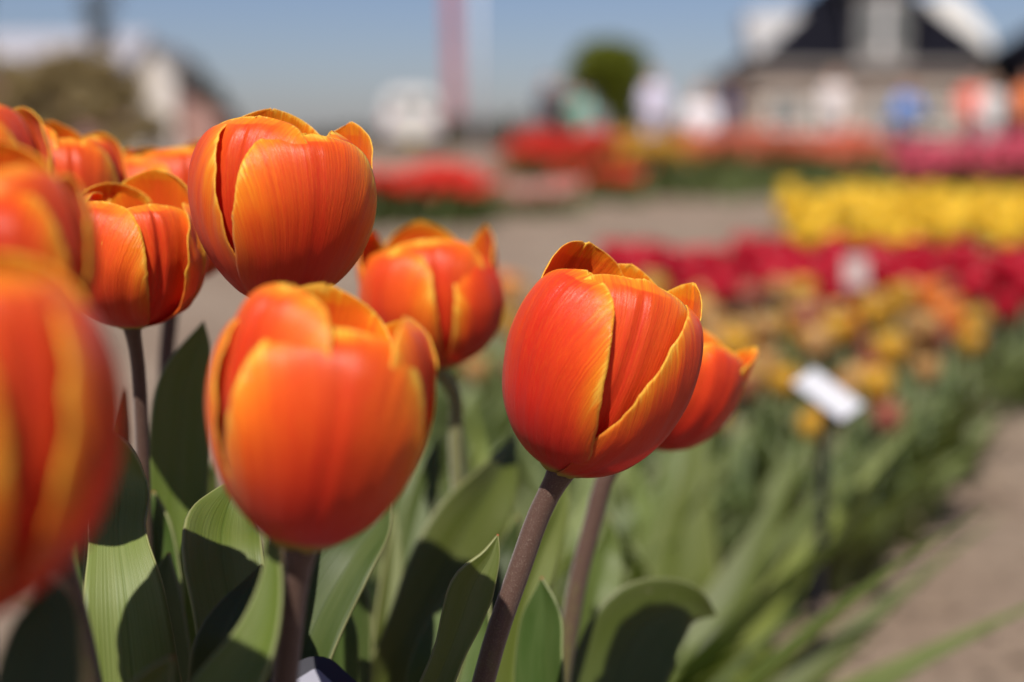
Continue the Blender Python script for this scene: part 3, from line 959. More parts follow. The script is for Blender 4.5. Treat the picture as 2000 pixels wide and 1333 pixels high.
M_DKRED = bloom_mat('petal_dark_red', (0.64, 0.008, 0.032), (0.60, 0.007, 0.030), (0.54, 0.005, 0.027), (0.34, 0.003, 0.016))
M_YELLOW = bloom_mat('petal_yellow', (0.86, 0.66, 0.05), (0.85, 0.62, 0.04), (0.84, 0.58, 0.03), (0.78, 0.52, 0.03))
M_ORANGE = bloom_mat('petal_orange', (0.86, 0.50, 0.06), (0.85, 0.36, 0.04), (0.80, 0.25, 0.03), (0.62, 0.12, 0.03))
M_PEACH = bloom_mat('petal_peach', (0.70, 0.52, 0.20), (0.66, 0.46, 0.16), (0.58, 0.36, 0.12), (0.40, 0.20, 0.09))
M_AMBER = bloom_mat('petal_amber', (0.78, 0.56, 0.07), (0.74, 0.48, 0.045), (0.68, 0.40, 0.03), (0.45, 0.22, 0.03))
M_RUSTY = bloom_mat('petal_rusty', (0.60, 0.30, 0.10), (0.50, 0.20, 0.08), (0.40, 0.12, 0.06), (0.20, 0.05, 0.07))

PROTO = {}


def scatter(key, protos, spots):
    for i, (x, y, s, rz, tilt) in enumerate(spots):
        src = protos[i % len(protos)]
        c = copy_tree(src) if PROTO.get(src.name) else src
        PROTO[src.name] = True
        c.location = (x, y, 0)
        c.rotation_euler = (tilt[0], tilt[1], rz)
        c.scale = (s, s, s)


def spots_px(n, px0, px1, z0, z1, mind, jit=0.12, smin=0.9, smax=1.1, accept=None, tilt=0.10, tries=40, rz_free=True):
    out = []
    for k in range(n * tries):
        if len(out) >= n:
            break
        Z = z0 + (z1 - z0) * random.random()
        px = px0 + (px1 - px0) * random.random()
        x = (px - 1000) / F * Z
        if accept and not accept(px, Z, x):
            continue
        if any((x - o[0]) ** 2 + (Z - o[1]) ** 2 < mind * mind for o in out):
            continue
        out.append((x, Z, random.uniform(smin, smax), random.uniform(-3.14, 3.14) if rz_free else random.uniform(-0.5, 0.5), (random.gauss(0, tilt * 0.5), random.gauss(tilt * 0.6, tilt * 0.5))))
    return out


def edge_x(y):                       # right-hand edge of the planted bed
    return 0.304 + 0.473 * (y - 1.30)


# dark red row
pr = [bed_tulip('dark_red_tulip', 'deep crimson tulip in the blurred dark red row on the right', 'dark red tulips in a row across the bed', M_DKRED, 0.226, R=0.031, H=0.066, opn=o, seed=100 + i, leaves=2, leafL=0.2) for i, o in enumerate((0.0, 0.12, 0.25))]
scatter('dark_red', pr, spots_px(96, 1190, 2080, 2.45, 3.15, 0.056, tilt=0.10, smin=0.88, smax=1.16, accept=lambda p, Z, x: not (1632 < p < 1704 and Z < 2.75)))
# yellow block
pr = [bed_tulip('yellow_tulip', 'bright yellow tulip in the blurred yellow block behind the dark red row', 'yellow tulips massed behind the dark red row', M_YELLOW, 0.235, R=0.032, H=0.066, opn=o, seed=120 + i, leaves=2, leafL=0.2) for i, o in enumerate((0.0, 0.12, 0.25))]
scatter('yellow', pr, spots_px(210, 1530, 2120, 3.9, 6.3, 0.070, tilt=0.10, smin=0.85, smax=1.15, accept=lambda p, Z, x: p > 1530 + (6.3 - Z) * 12))
# mixed orange and yellow
for nm, lab, m, n, sd in (('amber_tulip', 'amber yellow tulip in the mixed blurred patch in front of the dark red row', M_AMBER, 40, 140),
                          ('peach_tulip', 'pale peach tulip in the mixed blurred patch in front of the dark red row', M_PEACH, 42, 150),
                          ('small_orange_tulip', 'small plain orange tulip in the mixed blurred patch by the white tag', M_ORANGE, 20, 160),
                          ('rusty_tulip', 'faded rusty purple tulip in the mixed blurred patch', M_RUSTY, 18, 170)):
    pr = [bed_tulip(nm, lab, nm.replace('_', ' ') + 's of the mixed patch', m, 0.222 + 0.018 * i, R=0.0185, H=0.043, opn=0.12 * i, seed=sd + i, leaves=3, leafL=0.21) for i in range(2)]
    scatter(nm, pr, spots_px(n, 930, 1990, 1.48, 2.42, 0.05, smin=0.86, smax=1.08, tilt=0.10, accept=lambda p, Z, x: x < edge_x(Z) + 0.02 and not (p < 1150 and Z < 1.7) and random.random() < (p - 500) / 1400.0))
# leafy plants without open flowers
pr = [bed_tulip('leafy_tulip_plant', 'green tulip plant without flower among the leaves behind the focused tulip', 'leafy tulip plants without flowers in the near bed', None, 0.3, seed=200 + i, leaves=5, leafL=0.25, leafW=0.027) for i in range(6)]
scatter('leafy', pr, spots_px(130, 620, 1960, 0.68, 2.3, 0.066, smin=0.75, smax=1.08, tilt=0.12, accept=lambda p, Z, x: x < edge_x(Z) - 0.07))

pr = [bed_tulip('broad_leaved_tulip_plant', 'broad-leaved tulip plant without flower just behind the focused tulip', 'broad-leaved tulip plants just behind the orange tulips', None, 0.3, seed=260 + i, leaves=4, leafL=0.36, leafW=0.034, lmat=LEAF if i % 2 else LEAF_FAR) for i in range(6)]
scatter('broad', pr, spots_px(34, 1040, 1560, 0.60, 1.0, 0.05, smin=0.8, smax=1.05, tilt=0.16, rz_free=True, accept=lambda p, Z, x: x < edge_x(Z) + 0.01))
pr = [bed_tulip('low_tulip_plant', 'low green tulip plant seen between the stems of the orange tulips', 'low tulip plants between the orange tulip stems', None, 0.3, seed=280 + i, leaves=4, leafL=0.30, leafW=0.025, lmat=LEAF) for i in range(3)]
scatter('low', pr, spots_px(16, 420, 1020, 0.62, 1.0, 0.06, smin=0.85, smax=1.0, tilt=0.12))
pr = []
for i in range(3):
    root = empty('edge_tulip_plant')
    tag(root, 'tulip plant with long leaves spilling right over the bare soil edge', 'tulip', 'tulip plants spilling over the edge of the bed')
    rnd = random.Random(290 + i)
    for k in range(4):
        V, Fc, E, X, T = bed_leaf_geo(0.19 * rnd.uniform(0.8, 1.15), 0.023 * rnd.uniform(0.8, 1.1), rnd.uniform(-0.9, 0.9), rnd.uniform(0.4, 0.8), rnd.uniform(0.05, 0.5), 290 * 3 + i * 9 + k)
        with_attrs(mesh_obj('leaf', V, Fc, LEAF_FAR, root), E, X, T, (i + k) % 23)
    pr.append(root)
sp = []
for k in range(6):
    y = 1.25 + 0.24 * k + random.uniform(-0.03, 0.03)
    sp.append((edge_x(y) - random.uniform(0.08, 0.14), y, random.uniform(0.7, 0.95), random.uniform(-0.4, 0.3), (0.0, 0.05)))
scatter('edge', pr, sp)

# ------------------------------------------------------------------ far tulip beds: masses nobody could count
def mass_bed(name, label, quad, n, mat, h, R=0.022, H=0.05, seed=0, leafmat=None):
    rnd = random.Random(seed)
    A, B, C, D = [Vector(q) for q in quad]           # front-left, front-right, back-right, back-left on the ground
    V, Fc, MI, E, X, T = [], [], [], [], [], []
    for k in range(n):
        s, t = rnd.random(), rnd.random()
        p = (A * (1 - s) + B * s) * (1 - t) + (D * (1 - s) + C * s) * t
        p = p + Vector((rnd.gauss(0, 0.06), rnd.gauss(0, 0.10), 0))
        gap = mnoise.noise((p.x * 1.9, p.y * 0.9, seed * 3.1))
        if gap < -0.24 + 0.08 * rnd.random():
            continue
        hh = h * rnd.uniform(0.85, 1.12) * (0.95 + 0.55 * gap)
        lx, ly = rnd.gauss(0, 0.02), rnd.gauss(0, 0.02)
        b = len(V)
        rr = R * rnd.uniform(0.8, 1.2)
        a0 = rnd.random() * 6
        for (fr, fz) in ((0.3, 0.0), (0.95, 0.25), (1.0, 0.6), (0.72, 1.0)):
            for q in range(6):
                a = a0 + q * math.pi / 3
                zz = fz * H * (1 + 0.1 * (q % 2))
                V.append((p.x + lx + rr * fr * math.cos(a), p.y + ly + rr * fr * math.sin(a), hh - H * 0.5 + zz))
                E.append(0.5); X.append(q / 3.0 - 1); T.append(0.3 + 0.6 * fz)
        for i in range(3):
            for q in range(6):
                Fc.append((b + i * 6 + q, b + i * 6 + (q + 1) % 6, b + (i + 1) * 6 + (q + 1) % 6, b + (i + 1) * 6 + q)); MI.append(0)
        Fc.append(tuple(b + 18 + q for q in range(6))); MI.append(0)
        for m in range(3):
            a = rnd.random() * 6.28
            L = h * rnd.uniform(0.5, 0.85)
            c, s_ = math.cos(a), math.sin(a)
            b = len(V)
            for (o, u, w) in ((0.01, 0.0, 0.012), (0.05, 0.55, 0.024), (0.10, 1.0, 0.002)):
                for sg in (-1, 1):
                    V.append((p.x + c * o - s_ * w * sg, p.y + s_ * o + c * w * sg, L * u)); E.append(0.5); X.append(sg); T.append(u * 0.9)
            Fc += [(b, b + 1, b + 3, b + 2), (b + 2, b + 3, b + 5, b + 4)]; MI += [1, 1]
        b = len(V)
        for (x, y, z) in ((0.003, 0, 0), (-0.002, 0.003, 0), (-0.002, -0.003, 0)):
            V.append((p.x + x, p.y + y, 0)); V.append((p.x + lx + x, p.y + ly + y, hh - H * 0.4)); E += [0.5, 0.5]; X += [0, 0]; T += [0, 0.5]
        for q in range(3):
            q2 = (q + 1) % 3
            Fc.append((b + 2 * q, b + 2 * q2, b + 2 * q2 + 1, b + 2 * q + 1)); MI.append(1)
    o = mesh_obj(name, V, Fc, None, mats=[mat, leafmat or LEAF_FAR], mat_idx=MI)
    with_attrs(o, E, X, T, seed % 31)
    tag(o, label, 'tulip bed', kind='stuff')
    return o


M_RED = bloom_mat('petal_red', (0.78, 0.06, 0.015), (0.76, 0.05, 0.014), (0.72, 0.035, 0.012), (0.60, 0.02, 0.012))
M_SALMON = bloom_mat('petal_salmon', (0.80, 0.30, 0.16), (0.78, 0.26, 0.13), (0.74, 0.20, 0.10), (0.66, 0.14, 0.09))
M_PINK = bloom_mat('petal_pink', (0.78, 0.26, 0.32), (0.72, 0.18, 0.24), (0.66, 0.11, 0.17), (0.52, 0.06, 0.11))
M_BLUSH = bloom_mat('petal_blush', (0.78, 0.52, 0.46), (0.74, 0.46, 0.40), (0.70, 0.40, 0.34), (0.60, 0.30, 0.26))


def G(px, Z):
    return ((px - 1000) / F * Z, Z, 0)


mass_bed('red_tulip_bed', 'long low bed of bright red tulips beyond the path, left of centre', (G(560, 7.6), G(925, 7.9), G(925, 9.6), G(560, 9.6)), 1300, M_RED, 0.235, seed=1)
mass_bed('blush_tulip_bed', 'small patch of pale blush tulips between two red beds', (G(975, 9.0), G(1115, 9.2), G(1115, 10.2), G(975, 10.2)), 170, M_BLUSH, 0.15, seed=2)
mass_bed('scarlet_tulip_bed', 'bed of scarlet tulips in front of the person in dark clothes', (G(1000, 12.0), G(1185, 11.0), G(1200, 17.0), G(1010, 17.0)), 1100, M_RED, 0.40, seed=3)
mass_bed('red_edge_tulip_bed', 'short row of red tulips at the near corner of the amber bed', (G(1120, 10.0), G(1240, 10.0), G(1235, 10.9), G(1110, 10.9)), 170, M_RED, 0.24, seed=4)
mass_bed('amber_tulip_bed', 'bed of amber yellow tulips beside the scarlet bed', (G(1190, 11.5), G(1345, 11.8), G(1345, 17.0), G(1195, 17.0)), 900, M_AMBER, 0.38, seed=5)
mass_bed('salmon_tulip_bed', 'wide bed of salmon orange tulips in front of the house', (G(1345, 12.8), G(1715, 12.5), G(1715, 18.0), G(1345, 18.0)), 2200, M_SALMON, 0.39, seed=6)
mass_bed('pink_tulip_bed', 'bed of pink tulips behind the yellow block at the right edge', (G(1775, 6.3), G(2150, 6.0), G(2150, 9.5), G(1775, 9.5)), 1000, M_PINK, 0.38, seed=7)
mass_bed('green_leaf_bed', 'strip of green tulip leaves along the far side of the path', (G(1330, 10.9), G(1640, 11.4), G(1640, 12.6), G(1330, 12.4)), 170, LEAF_FAR, 0.13, R=0.012, H=0.03, seed=8)

# ------------------------------------------------------------------ plant tags
M_BLACK = simple_mat('black_plastic', (0.012, 0.012, 0.020), rough=0.35, var=0.1, scale=80)
M_CARD = simple_mat('white_card', (0.44, 0.44, 0.47), rough=0.5, var=0.03, scale=30)


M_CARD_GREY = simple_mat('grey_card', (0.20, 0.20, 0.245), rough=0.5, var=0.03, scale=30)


def plant_tag(label, corner, e1, e2, face=None, name='plant_tag', thick=0.0035, border=0.05, group='plant name tags on black stakes'):
    c, e1, e2 = Vector(corner), Vector(e1), Vector(e2)
    n = e1.cross(e2).normalized()
    if n.z < 0:
        n = -n
    mid = c + e1 * 0.5 + e2 * 0.5
    root = empty(name, (mid.x, mid.y, 0))
    tag(root, label, 'plant tag', group)
    off = root.location
    def rounded(inset, rad):
        L1, L2 = e1.length, e2.length
        u, v = e1.normalized(), e2.normalized()
        out = []
        for cx, cy, a0 in ((L1 - inset - rad, L2 - inset - rad, 0), (inset + rad, L2 - inset - rad, 90), (inset + rad, inset + rad, 180), (L1 - inset - rad, inset + rad, 270)):
            for k in range(6):
                a = RAD(a0 + 18 * k)
                out.append(c + u * (cx + rad * math.cos(a)) + v * (cy + rad * math.sin(a)))
        return out
    def slab(nm, poly, lo, hi, mat):
        bm = bmesh.new()
        A = [bm.verts.new(p + n * lo - off) for p in poly]
        B = [bm.verts.new(p + n * hi - off) for p in poly]
        bm.faces.new(A[::-1]); bm.faces.new(B)
        k = len(poly)
        for i in range(k):
            bm.faces.new((A[i], A[(i + 1) % k], B[(i + 1) % k], B[i]))
        return bm_obj(nm, bm, mat, root)
    s = min(e1.length, e2.length)
    slab('backing_plate', rounded(0, s * 0.10), -thick, 0.0, M_BLACK)
    slab('card', rounded(s * border, s * 0.02), 0.0003, 0.0009, face or M_CARD)
    p = mid - n * thick * 0.8
    V, Fc = tube_geo([p, p - Vector((0, -0.004, 0.02)), Vector((p.x, p.y + 0.006, p.z * 0.5)), Vector((p.x, p.y + 0.006, -0.01))], [0.0034, 0.0034, 0.0032, 0.0018], 6)
    mesh_obj('stake', [Vector(q) - off for q in V], Fc, M_BLACK, root)
    return root


k1 = 1.0 / F
Z1 = 1.0
plant_tag('small white tag on a black stake, tilted and sunlit among the leaves on the right', at(1546, 750, 1.02), (0.0285, -0.036, -0.0205), (0.0180, 0.010, 0.0095), border=0.02)
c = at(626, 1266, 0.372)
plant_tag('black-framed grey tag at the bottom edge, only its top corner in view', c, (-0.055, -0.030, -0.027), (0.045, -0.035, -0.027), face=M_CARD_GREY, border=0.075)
M_CARD_PALE = simple_mat('weathered_card', (0.40, 0.31, 0.29), rough=0.6, var=0.08, scale=40)
c = at(1648, 500, 2.40)
plant_tag('pale blurred tag standing in a gap of the dark red tulip row', c, (0.040, 0.0, 0.0), (0.0, -0.012, -0.052), face=M_CARD_PALE, border=0.02)

# ------------------------------------------------------------------ people
M_SKIN = simple_mat('skin', (0.52, 0.30, 0.21), rough=0.5, var=0.05)
M_HAIR = simple_mat('hair', (0.05, 0.032, 0.02), rough=0.6, var=0.2, scale=30)
M_HAIR2 = simple_mat('hair_fair', (0.30, 0.22, 0.13), rough=0.6, var=0.2, scale=30)
M_SHOE = simple_mat('shoe', (0.03, 0.028, 0.026), rough=0.6)


def skin_obj(name, chains, mat, parent, root=0, sub=1):
    """chains: list of polylines of (x, y, z, radius); coincident points are merged"""
    idx, V, Rr, Ed = {}, [], [], []
    for ch in chains:
        prev = None
        for (x, y, z, r) in ch:
            key = (round(x, 4), round(y, 4), round(z, 4))
            if key not in idx:
                idx[key] = len(V); V.append((x, y, z)); Rr.append(r)
            if prev is not None and prev != idx[key]:
                Ed.append((prev, idx[key]))
            prev = idx[key]
    me = bpy.data.meshes.new(name)
    me.from_pydata(V, Ed, [])
    me.materials.append(mat)
    o = bpy.data.objects.new(name, me)
    link(o, parent)
    md = o.modifiers.new('skin', 'SKIN')
    md.use_smooth_shade = True
    if not me.skin_vertices:
        bm = bmesh.new(); bm.from_mesh(me); bm.verts.layers.skin.verify(); bm.to_mesh(me); bm.free()
    for i, r in enumerate(Rr):
        me.skin_vertices[0].data[i].radius = (r, r)
        me.skin_vertices[0].data[i].use_root = (i == root)
    s = o.modifiers.new('sub', 'SUBSURF')
    s.levels = s.render_levels = sub
    return o


def person(label, px, Z, top, bottom, pose='stand', face=0.0, hair=None, scale=1.0, cape=False):
    """pose: stand, bend (leaning over the flowers), crouch.  face: heading in degrees, 0 = towards the camera"""
    root = empty('person', ((px - 1000) / F * Z, Z, 0), RAD(face))
    root.scale = (scale,) * 3
    tag(root, label, 'person', 'visitors between the far flower beds')
    mt = simple_mat('shirt_' + str(px), top, rough=0.8, var=0.06)
    mb = simple_mat('trousers_' + str(px), bottom, rough=0.8, var=0.06)
    hip_z, lean, kneef = {'stand': (0.92, 0.02, 0.0), 'bend': (0.88, 0.32, 0.04), 'crouch': (0.42, 0.22, 0.30)}[pose]
    f = -1.0                                            # the person faces -y locally
    tl = 0.52
    hip = np.array([0, 0, hip_z])
    up = np.array([0, f * lean, math.sqrt(1 - lean * lean)])
    chest = hip + up * tl * 0.62
    neck = hip + up * tl
    head0 = neck + np.array([0, f * 0.02, 0.09])
    head1 = neck + np.array([0, f * 0.035, 0.22])
    def q(p, r):
        return (float(p[0]), float(p[1]), float(p[2]), r)
    arms, legs, sleeves, pants, shoes, hands = [], [], [], [], [], []
    for s in (-1, 1):
        sh = neck + np.array([s * 0.19, 0, -0.06])
        if pose == 'stand':
            el = sh + np.array([s * 0.06, f * 0.02, -0.29]); wr = el + np.array([-s * 0.10, f * 0.18, 0.02 if s > 0 else -0.20])
        else:
            el = sh + np.array([s * 0.05, f * 0.10, -0.25]); wr = el + np.array([-s * 0.10, f * 0.21, 0.02])
        hd = wr + (wr - el) / np.linalg.norm(wr - el) * 0.08
        arms.append([q(chest, 0.135), q(sh, 0.058), q((sh + el) / 2, 0.047), q(el, 0.040), q((el + wr) / 2, 0.034), q(wr, 0.025), q(hd, 0.036)])
        sleeves.append([q(chest, 0.165), q(sh, 0.076), q((sh + el) / 2, 0.064), q(el, 0.055), q(wr * 0.85 + el * 0.15, 0.042)])
        dv = (wr - el) / np.linalg.norm(wr - el)
        lat = np.cross(dv, [0, 0, 1.0]); lat /= np.linalg.norm(lat) + 1e-9
        for k, (o, L) in enumerate(((-0.03, 0.07), (-0.01, 0.085), (0.01, 0.08), (0.03, 0.062))):
            b = hd + lat * o + dv * 0.02
            hands.append([q(hd, 0.036), q(b, 0.012), q(b + dv * L * 0.5 + np.array([0, 0, -0.008]), 0.0095), q(b + dv * L * 0.85 + np.array([0, 0, -0.03]), 0.008)])
        b = hd - dv * 0.03 - lat * 0.038 * s
        hands.append([q(hd, 0.036), q(b, 0.012), q(b + dv * 0.045 - lat * 0.012 * s, 0.010)])
        hj = hip + np.array([s * 0.09, 0, -0.03])
        if pose == 'crouch':
            kn = np.array([s * 0.15, f * 0.34, 0.47 if s > 0 else 0.28]); an = np.array([s * 0.13, f * 0.12 if s > 0 else 0.12, 0.09])
        else:
            kn = hj + np.array([s * 0.015, f * kneef, -0.42]); an = np.array([s * 0.11, 0.03 + 0.05 * s, 0.09])
        toe = an + np.array([s * 0.02, f * 0.15, -0.055])
        legs.append([q(hip, 0.125), q(hj, 0.095), q((hj + kn) / 2, 0.078), q(kn, 0.058), q(kn * 0.6 + an * 0.4, 0.055), q(an, 0.038), q(toe, 0.034)])
        pants.append([q(hip, 0.150), q(hj, 0.112), q((hj + kn) / 2, 0.094), q(kn, 0.074), q(kn * 0.5 + an * 0.5, 0.070), q(an + np.array([0, 0, 0.02]), 0.062)])
        shoes.append([q(an + np.array([0, 0.03, -0.03]), 0.045), q(an + np.array([s * 0.01, f * 0.06, -0.04]), 0.045), q(toe + np.array([0, f * 0.03, 0.0]), 0.035)])
    spine = [q(hip, 0.125), q((hip + chest) / 2, 0.12), q(chest, 0.135), q(neck, 0.06), q(head0, 0.085), q(head1, 0.088)]
    skin_obj('body', [spine] + arms + legs + hands, M_SKIN, root, sub=1)
    hem = hip - up * (0.06 if not cape else 0.30)
    skin_obj('jacket', [[q(hem, 0.165 if not cape else 0.19), q(hip + up * 0.02, 0.16), q((hip + chest) / 2, 0.15), q(chest, 0.165), q(neck - up * 0.02, 0.075)]] + sleeves, mt, root)
    skin_obj('trousers', [[q(hip + up * 0.06, 0.14), q(hip, 0.150)]] + pants, mb, root)
    for sc in shoes:
        skin_obj('shoe', [sc], M_SHOE, root)
    hm = hair or M_HAIR
    skin_obj('hair', [[q(head1 + np.array([0, -f * 0.02, 0.045]), 0.086), q(head1 + np.array([0, -f * 0.055, -0.01]), 0.084), q(head0 + np.array([0, -f * 0.06, -0.01]), 0.060)]], hm, root)
    # face
    for s in (-1, 1):
        bm = bmesh.new()
        bmesh.ops.create_uvsphere(bm, u_segments=8, v_segments=6, radius=0.011, matrix=Matrix.Translation(Vector(head1) + Vector((s * 0.032, f * 0.079, -0.035))))
        bm_obj('eye', bm, M_SHOE, root, smooth=True)
        bm = bmesh.new()
        bmesh.ops.create_uvsphere(bm, u_segments=8, v_segments=6, radius=0.026, matrix=Matrix.Translation(Vector(head1) + Vector((s * 0.086, 0, -0.045))) @ Matrix.Diagonal((0.4, 0.8, 1.2, 1)))
        bm_obj('ear', bm, M_SKIN, root, smooth=True)
    bm = bmesh.new()
    bmesh.ops.create_cone(bm, segments=6, radius1=0.018, radius2=0.006, depth=0.045, cap_ends=True, matrix=Matrix.Translation(Vector(head1) + Vector((0, f * 0.092, -0.06))))
    bm_obj('nose', bm, M_SKIN, root, smooth=True)
    bm = bmesh.new()
    bm_box(bm, (-0.024, f * 0.088 - 0.006, -0.006), (0.024, f * 0.088 + 0.006, 0.006))
    bmesh.ops.translate(bm, verts=bm.verts, vec=Vector(head1) + Vector((0, 0, -0.10)))
    bm_obj('mouth', bm, simple_mat('lips', (0.40, 0.13, 0.11), var=0.05), root)
    return root


person('person in dark navy clothes standing beside the scarlet tulip bed', 1068, 24, (0.012, 0.013, 0.032), (0.012, 0.012, 0.025), face=40, scale=0.86, cape=True)
person('person in black standing between the ones in navy and teal', 1098, 25, (0.012, 0.012, 0.014), (0.012, 0.012, 0.014), face=-20, scale=0.84, cape=True)
person('person in a teal green top standing next to the one in navy', 1138, 24, (0.16, 0.42, 0.33), (0.08, 0.20, 0.17), face=-30, hair=M_HAIR, pose='bend', scale=0.78, cape=True)
person('person in pale lavender clothes standing right of the round green tree', 1275, 27, (0.62, 0.58, 0.72), (0.50, 0.47, 0.60), face=20, hair=M_HAIR2, cape=True)
person('person dressed in white crouching among the salmon tulips', 1368, 19.5, (0.66, 0.62, 0.64), (0.60, 0.56, 0.56), pose='crouch', face=-25, hair=M_HAIR2)
person('person in dark blue standing at the left end of the house', 1418, 33, (0.05, 0.07, 0.20), (0.05, 0.05, 0.08), face=70)
person('person in a white coat standing in front of the house door', 1622, 27, (0.62, 0.57, 0.56), (0.55, 0.50, 0.48), face=10, hair=M_HAIR2, cape=True)
person('person in a bright blue jacket crouching by the pink bed', 1745, 17.5, (0.10, 0.28, 0.68), (0.03, 0.03, 0.06), pose='bend', face=35, scale=0.72)
person('person in a coral red top near the right end of the house', 1885, 29, (0.72, 0.14, 0.10), (0.20, 0.04, 0.06), face=-10)
person('person in a white top standing in front of the one in coral red', 1925, 21, (0.60, 0.58, 0.57), (0.5, 0.48, 0.48), face=15, scale=0.78, hair=M_HAIR2, cape=True)
person('person in an orange top at the far right edge', 1995, 28, (0.75, 0.20, 0.06), (0.25, 0.06, 0.05), face=0)

# ------------------------------------------------------------------ the house
M_BRICK = simple_mat('house_brick', (0.34, 0.27, 0.215), rough=0.9, var=0.10, scale=1.2)
M_BAND = simple_mat('house_band', (0.24, 0.20, 0.17), rough=0.8, var=0.05)
M_ROOF = simple_mat('black_tiles', (0.006, 0.006, 0.010), rough=0.8, var=0.2, scale=5, spec=0.05)
M_WHITE = simple_mat('white_paint', (0.78, 0.75, 0.70), rough=0.6, var=0.04, scale=2)
M_PALE = simple_mat('pale_roof', (0.34, 0.33, 0.36), rough=0.5, var=0.05, scale=2)
M_GREYW = simple_mat('grey_white_board', (0.24, 0.225, 0.21), rough=0.6, var=0.05, scale=2)
M_GLASS = simple_mat('window_glass', (0.10, 0.105, 0.10), rough=0.15, spec=0.5, var=0.15, scale=1.5)


def pane_window(root, x0, x1, z0, z1, y, cols=2, rows=2):
    """window with frame, sill, glazing bars and a pane in each light"""
    w = box_obj('window', (x0, y - 0.02, z0), (x1, y + 0.06, z1), M_GLASS, root)
    t = 0.06
    bm = bmesh.new()
    bm_box(bm, (x0 - t, y - 0.06, z0 - t), (x0, y + 0.03, z1 + t))
    bm_box(bm, (x1, y - 0.06, z0 - t), (x1 + t, y + 0.03, z1 + t))
    bm_box(bm, (x0, y - 0.06, z1), (x1, y + 0.03, z1 + t))
    bm_box(bm, (x0, y - 0.06, z0 - t), (x1, y + 0.03, z0))
    for i in range(1, cols):
        xc = x0 + (x1 - x0) * i / cols
        bm_box(bm, (xc - 0.02, y - 0.05, z0), (xc + 0.02, y - 0.021, z1))
    for j in range(1, rows):
        zc = z0 + (z1 - z0) * j / rows
        bm_box(bm, (x0, y - 0.048, zc - 0.02), (x1, y - 0.022, zc + 0.02))
    bm_obj('frame', bm, M_WHITE, w)
    box_obj('sill', (x0 - 0.12, y - 0.14, z0 - 0.14), (x1 + 0.12, y - 0.062, z0 - 0.065), M_BAND, w)


M_DORMER = simple_mat('pale_dormer_board', (0.52, 0.51, 0.51), rough=0.6, var=0.04, scale=2)


def build_house():
    Z = 45.0
    s = F / Z
    cx = (1712 - 1000) / s
    root = empty('brick_house', (cx, Z, 0))
    tag(root, 'brown brick house with steep black tiled roof and white dormers at upper right', 'house')
    hw, dep, ez = 4.05, 9.0, 2.62
    box_obj('wall', (-hw, 0, 0), (hw, dep, ez), M_BRICK, root)
    box_obj('plinth', (-hw - 0.03, -0.03, 0), (hw + 0.03, -0.002, 0.35), M_BAND, root)
    box_obj('eaves_board', (-hw - 0.25, -0.32, ez - 0.02), (hw + 0.25, dep + 0.3, ez + 0.12), M_GREYW, root)
    box_obj('awning_beam', (-hw, -0.12, 1.80), (hw, -0.004, 1.95), M_BAND, root)
    # hipped roof built of tile courses
    rw, rz, ry = 3.78, 6.35, 3.4
    bm = bmesh.new()
    n = 16
    for i in range(n):
        a, b = i / n, (i + 1) / n
        for (f0, f1, dz) in ((a, b, 0.0),):
            x0, x1 = rw * (1 - f0), rw * (1 - f1) + 0.03
            y0, y1 = -0.15 + (ry + 0.15) * f0, -0.15 + (ry + 0.15) * f1
            yb0, yb1 = dep + 0.15 - (dep + 0.15 - ry - 2.2) * f0, dep + 0.15 - (dep + 0.15 - ry - 2.2) * f1
            z0, z1 = ez + 0.122 + (rz - ez - 0.122) * f0, ez + 0.10 + (rz - ez - 0.122) * f1
            lo = [bm.verts.new(p) for p in ((-x0, y0, z0), (x0, y0, z0), (x0, yb0, z0), (-x0, yb0, z0))]
            hi = [bm.verts.new(p) for p in ((-x1, y1 - 0.02, z1 + 0.02), (x1, y1 - 0.02, z1 + 0.02), (x1, yb1 + 0.02, z1 + 0.02), (-x1, yb1 + 0.02, z1 + 0.02))]
            for k in range(4):
                bm.faces.new((lo[k], lo[(k + 1) % 4], hi[(k + 1) % 4], hi[k]))
    roof = bm_obj('roof', bm, M_ROOF, root)
    box_obj('chimney', (-0.35, ry + 1.6, rz - 0.4), (0.35, ry + 2.2, rz + 0.9), M_BRICK, roof)
    # front dormer
    d = box_obj('front_dormer', (-0.84, -0.25, ez + 0.13), (0.70, 1.9, 5.0), M_GREYW, root)
    box_obj('dormer_roof', (-1.25, -0.45, 5.003), (1.07, 2.3, 5.13), M_ROOF, d)
    for x0, x1 in ((-0.76, -0.26), (0.10, 0.62)):
        w = box_obj('dormer_window', (x0, -0.30, ez + 0.55), (x1, -0.252, 4.55), M_GLASS, d)
    box_obj('dormer_post', (-0.16, -0.36, ez + 0.3), (0.0, -0.252, 4.9), M_DORMER, d)
    # white cheeks of the side dormers standing on the side slopes
    prism_obj('left_dormer', [(-3.85, 4.5), (-3.62, 3.2), (-3.0, 3.12), (-1.95, 4.30), (-2.2, 4.62)], 'y', 2.6, 4.4, M_DORMER, root, bevel=0.03)
    prism_obj('right_dormer', [(1.95, 5.0), (3.1, 5.0), (4.1, 3.9), (4.4, 2.76), (3.75, 2.76), (3.0, 3.75)], 'y', 2.6, 4.4, M_WHITE, root, bevel=0.03)
    box_obj('dormer_door', (-0.55 + 0.0, -0.06, 0.02), (0.35, -0.004, 1.78), M_GREYW, root)
    for x0, x1 in ((-3.5, -2.5), (-2.1, -1.1), (0.9, 1.9), (2.4, 3.4)):
        pane_window(root, x0, x1, 0.75, 1.68, 0.0)
    box_obj('drainpipe', (hw - 0.2, -0.14, 0.0), (hw - 0.1, -0.035, ez - 0.03), M_BAND, root)


build_house()

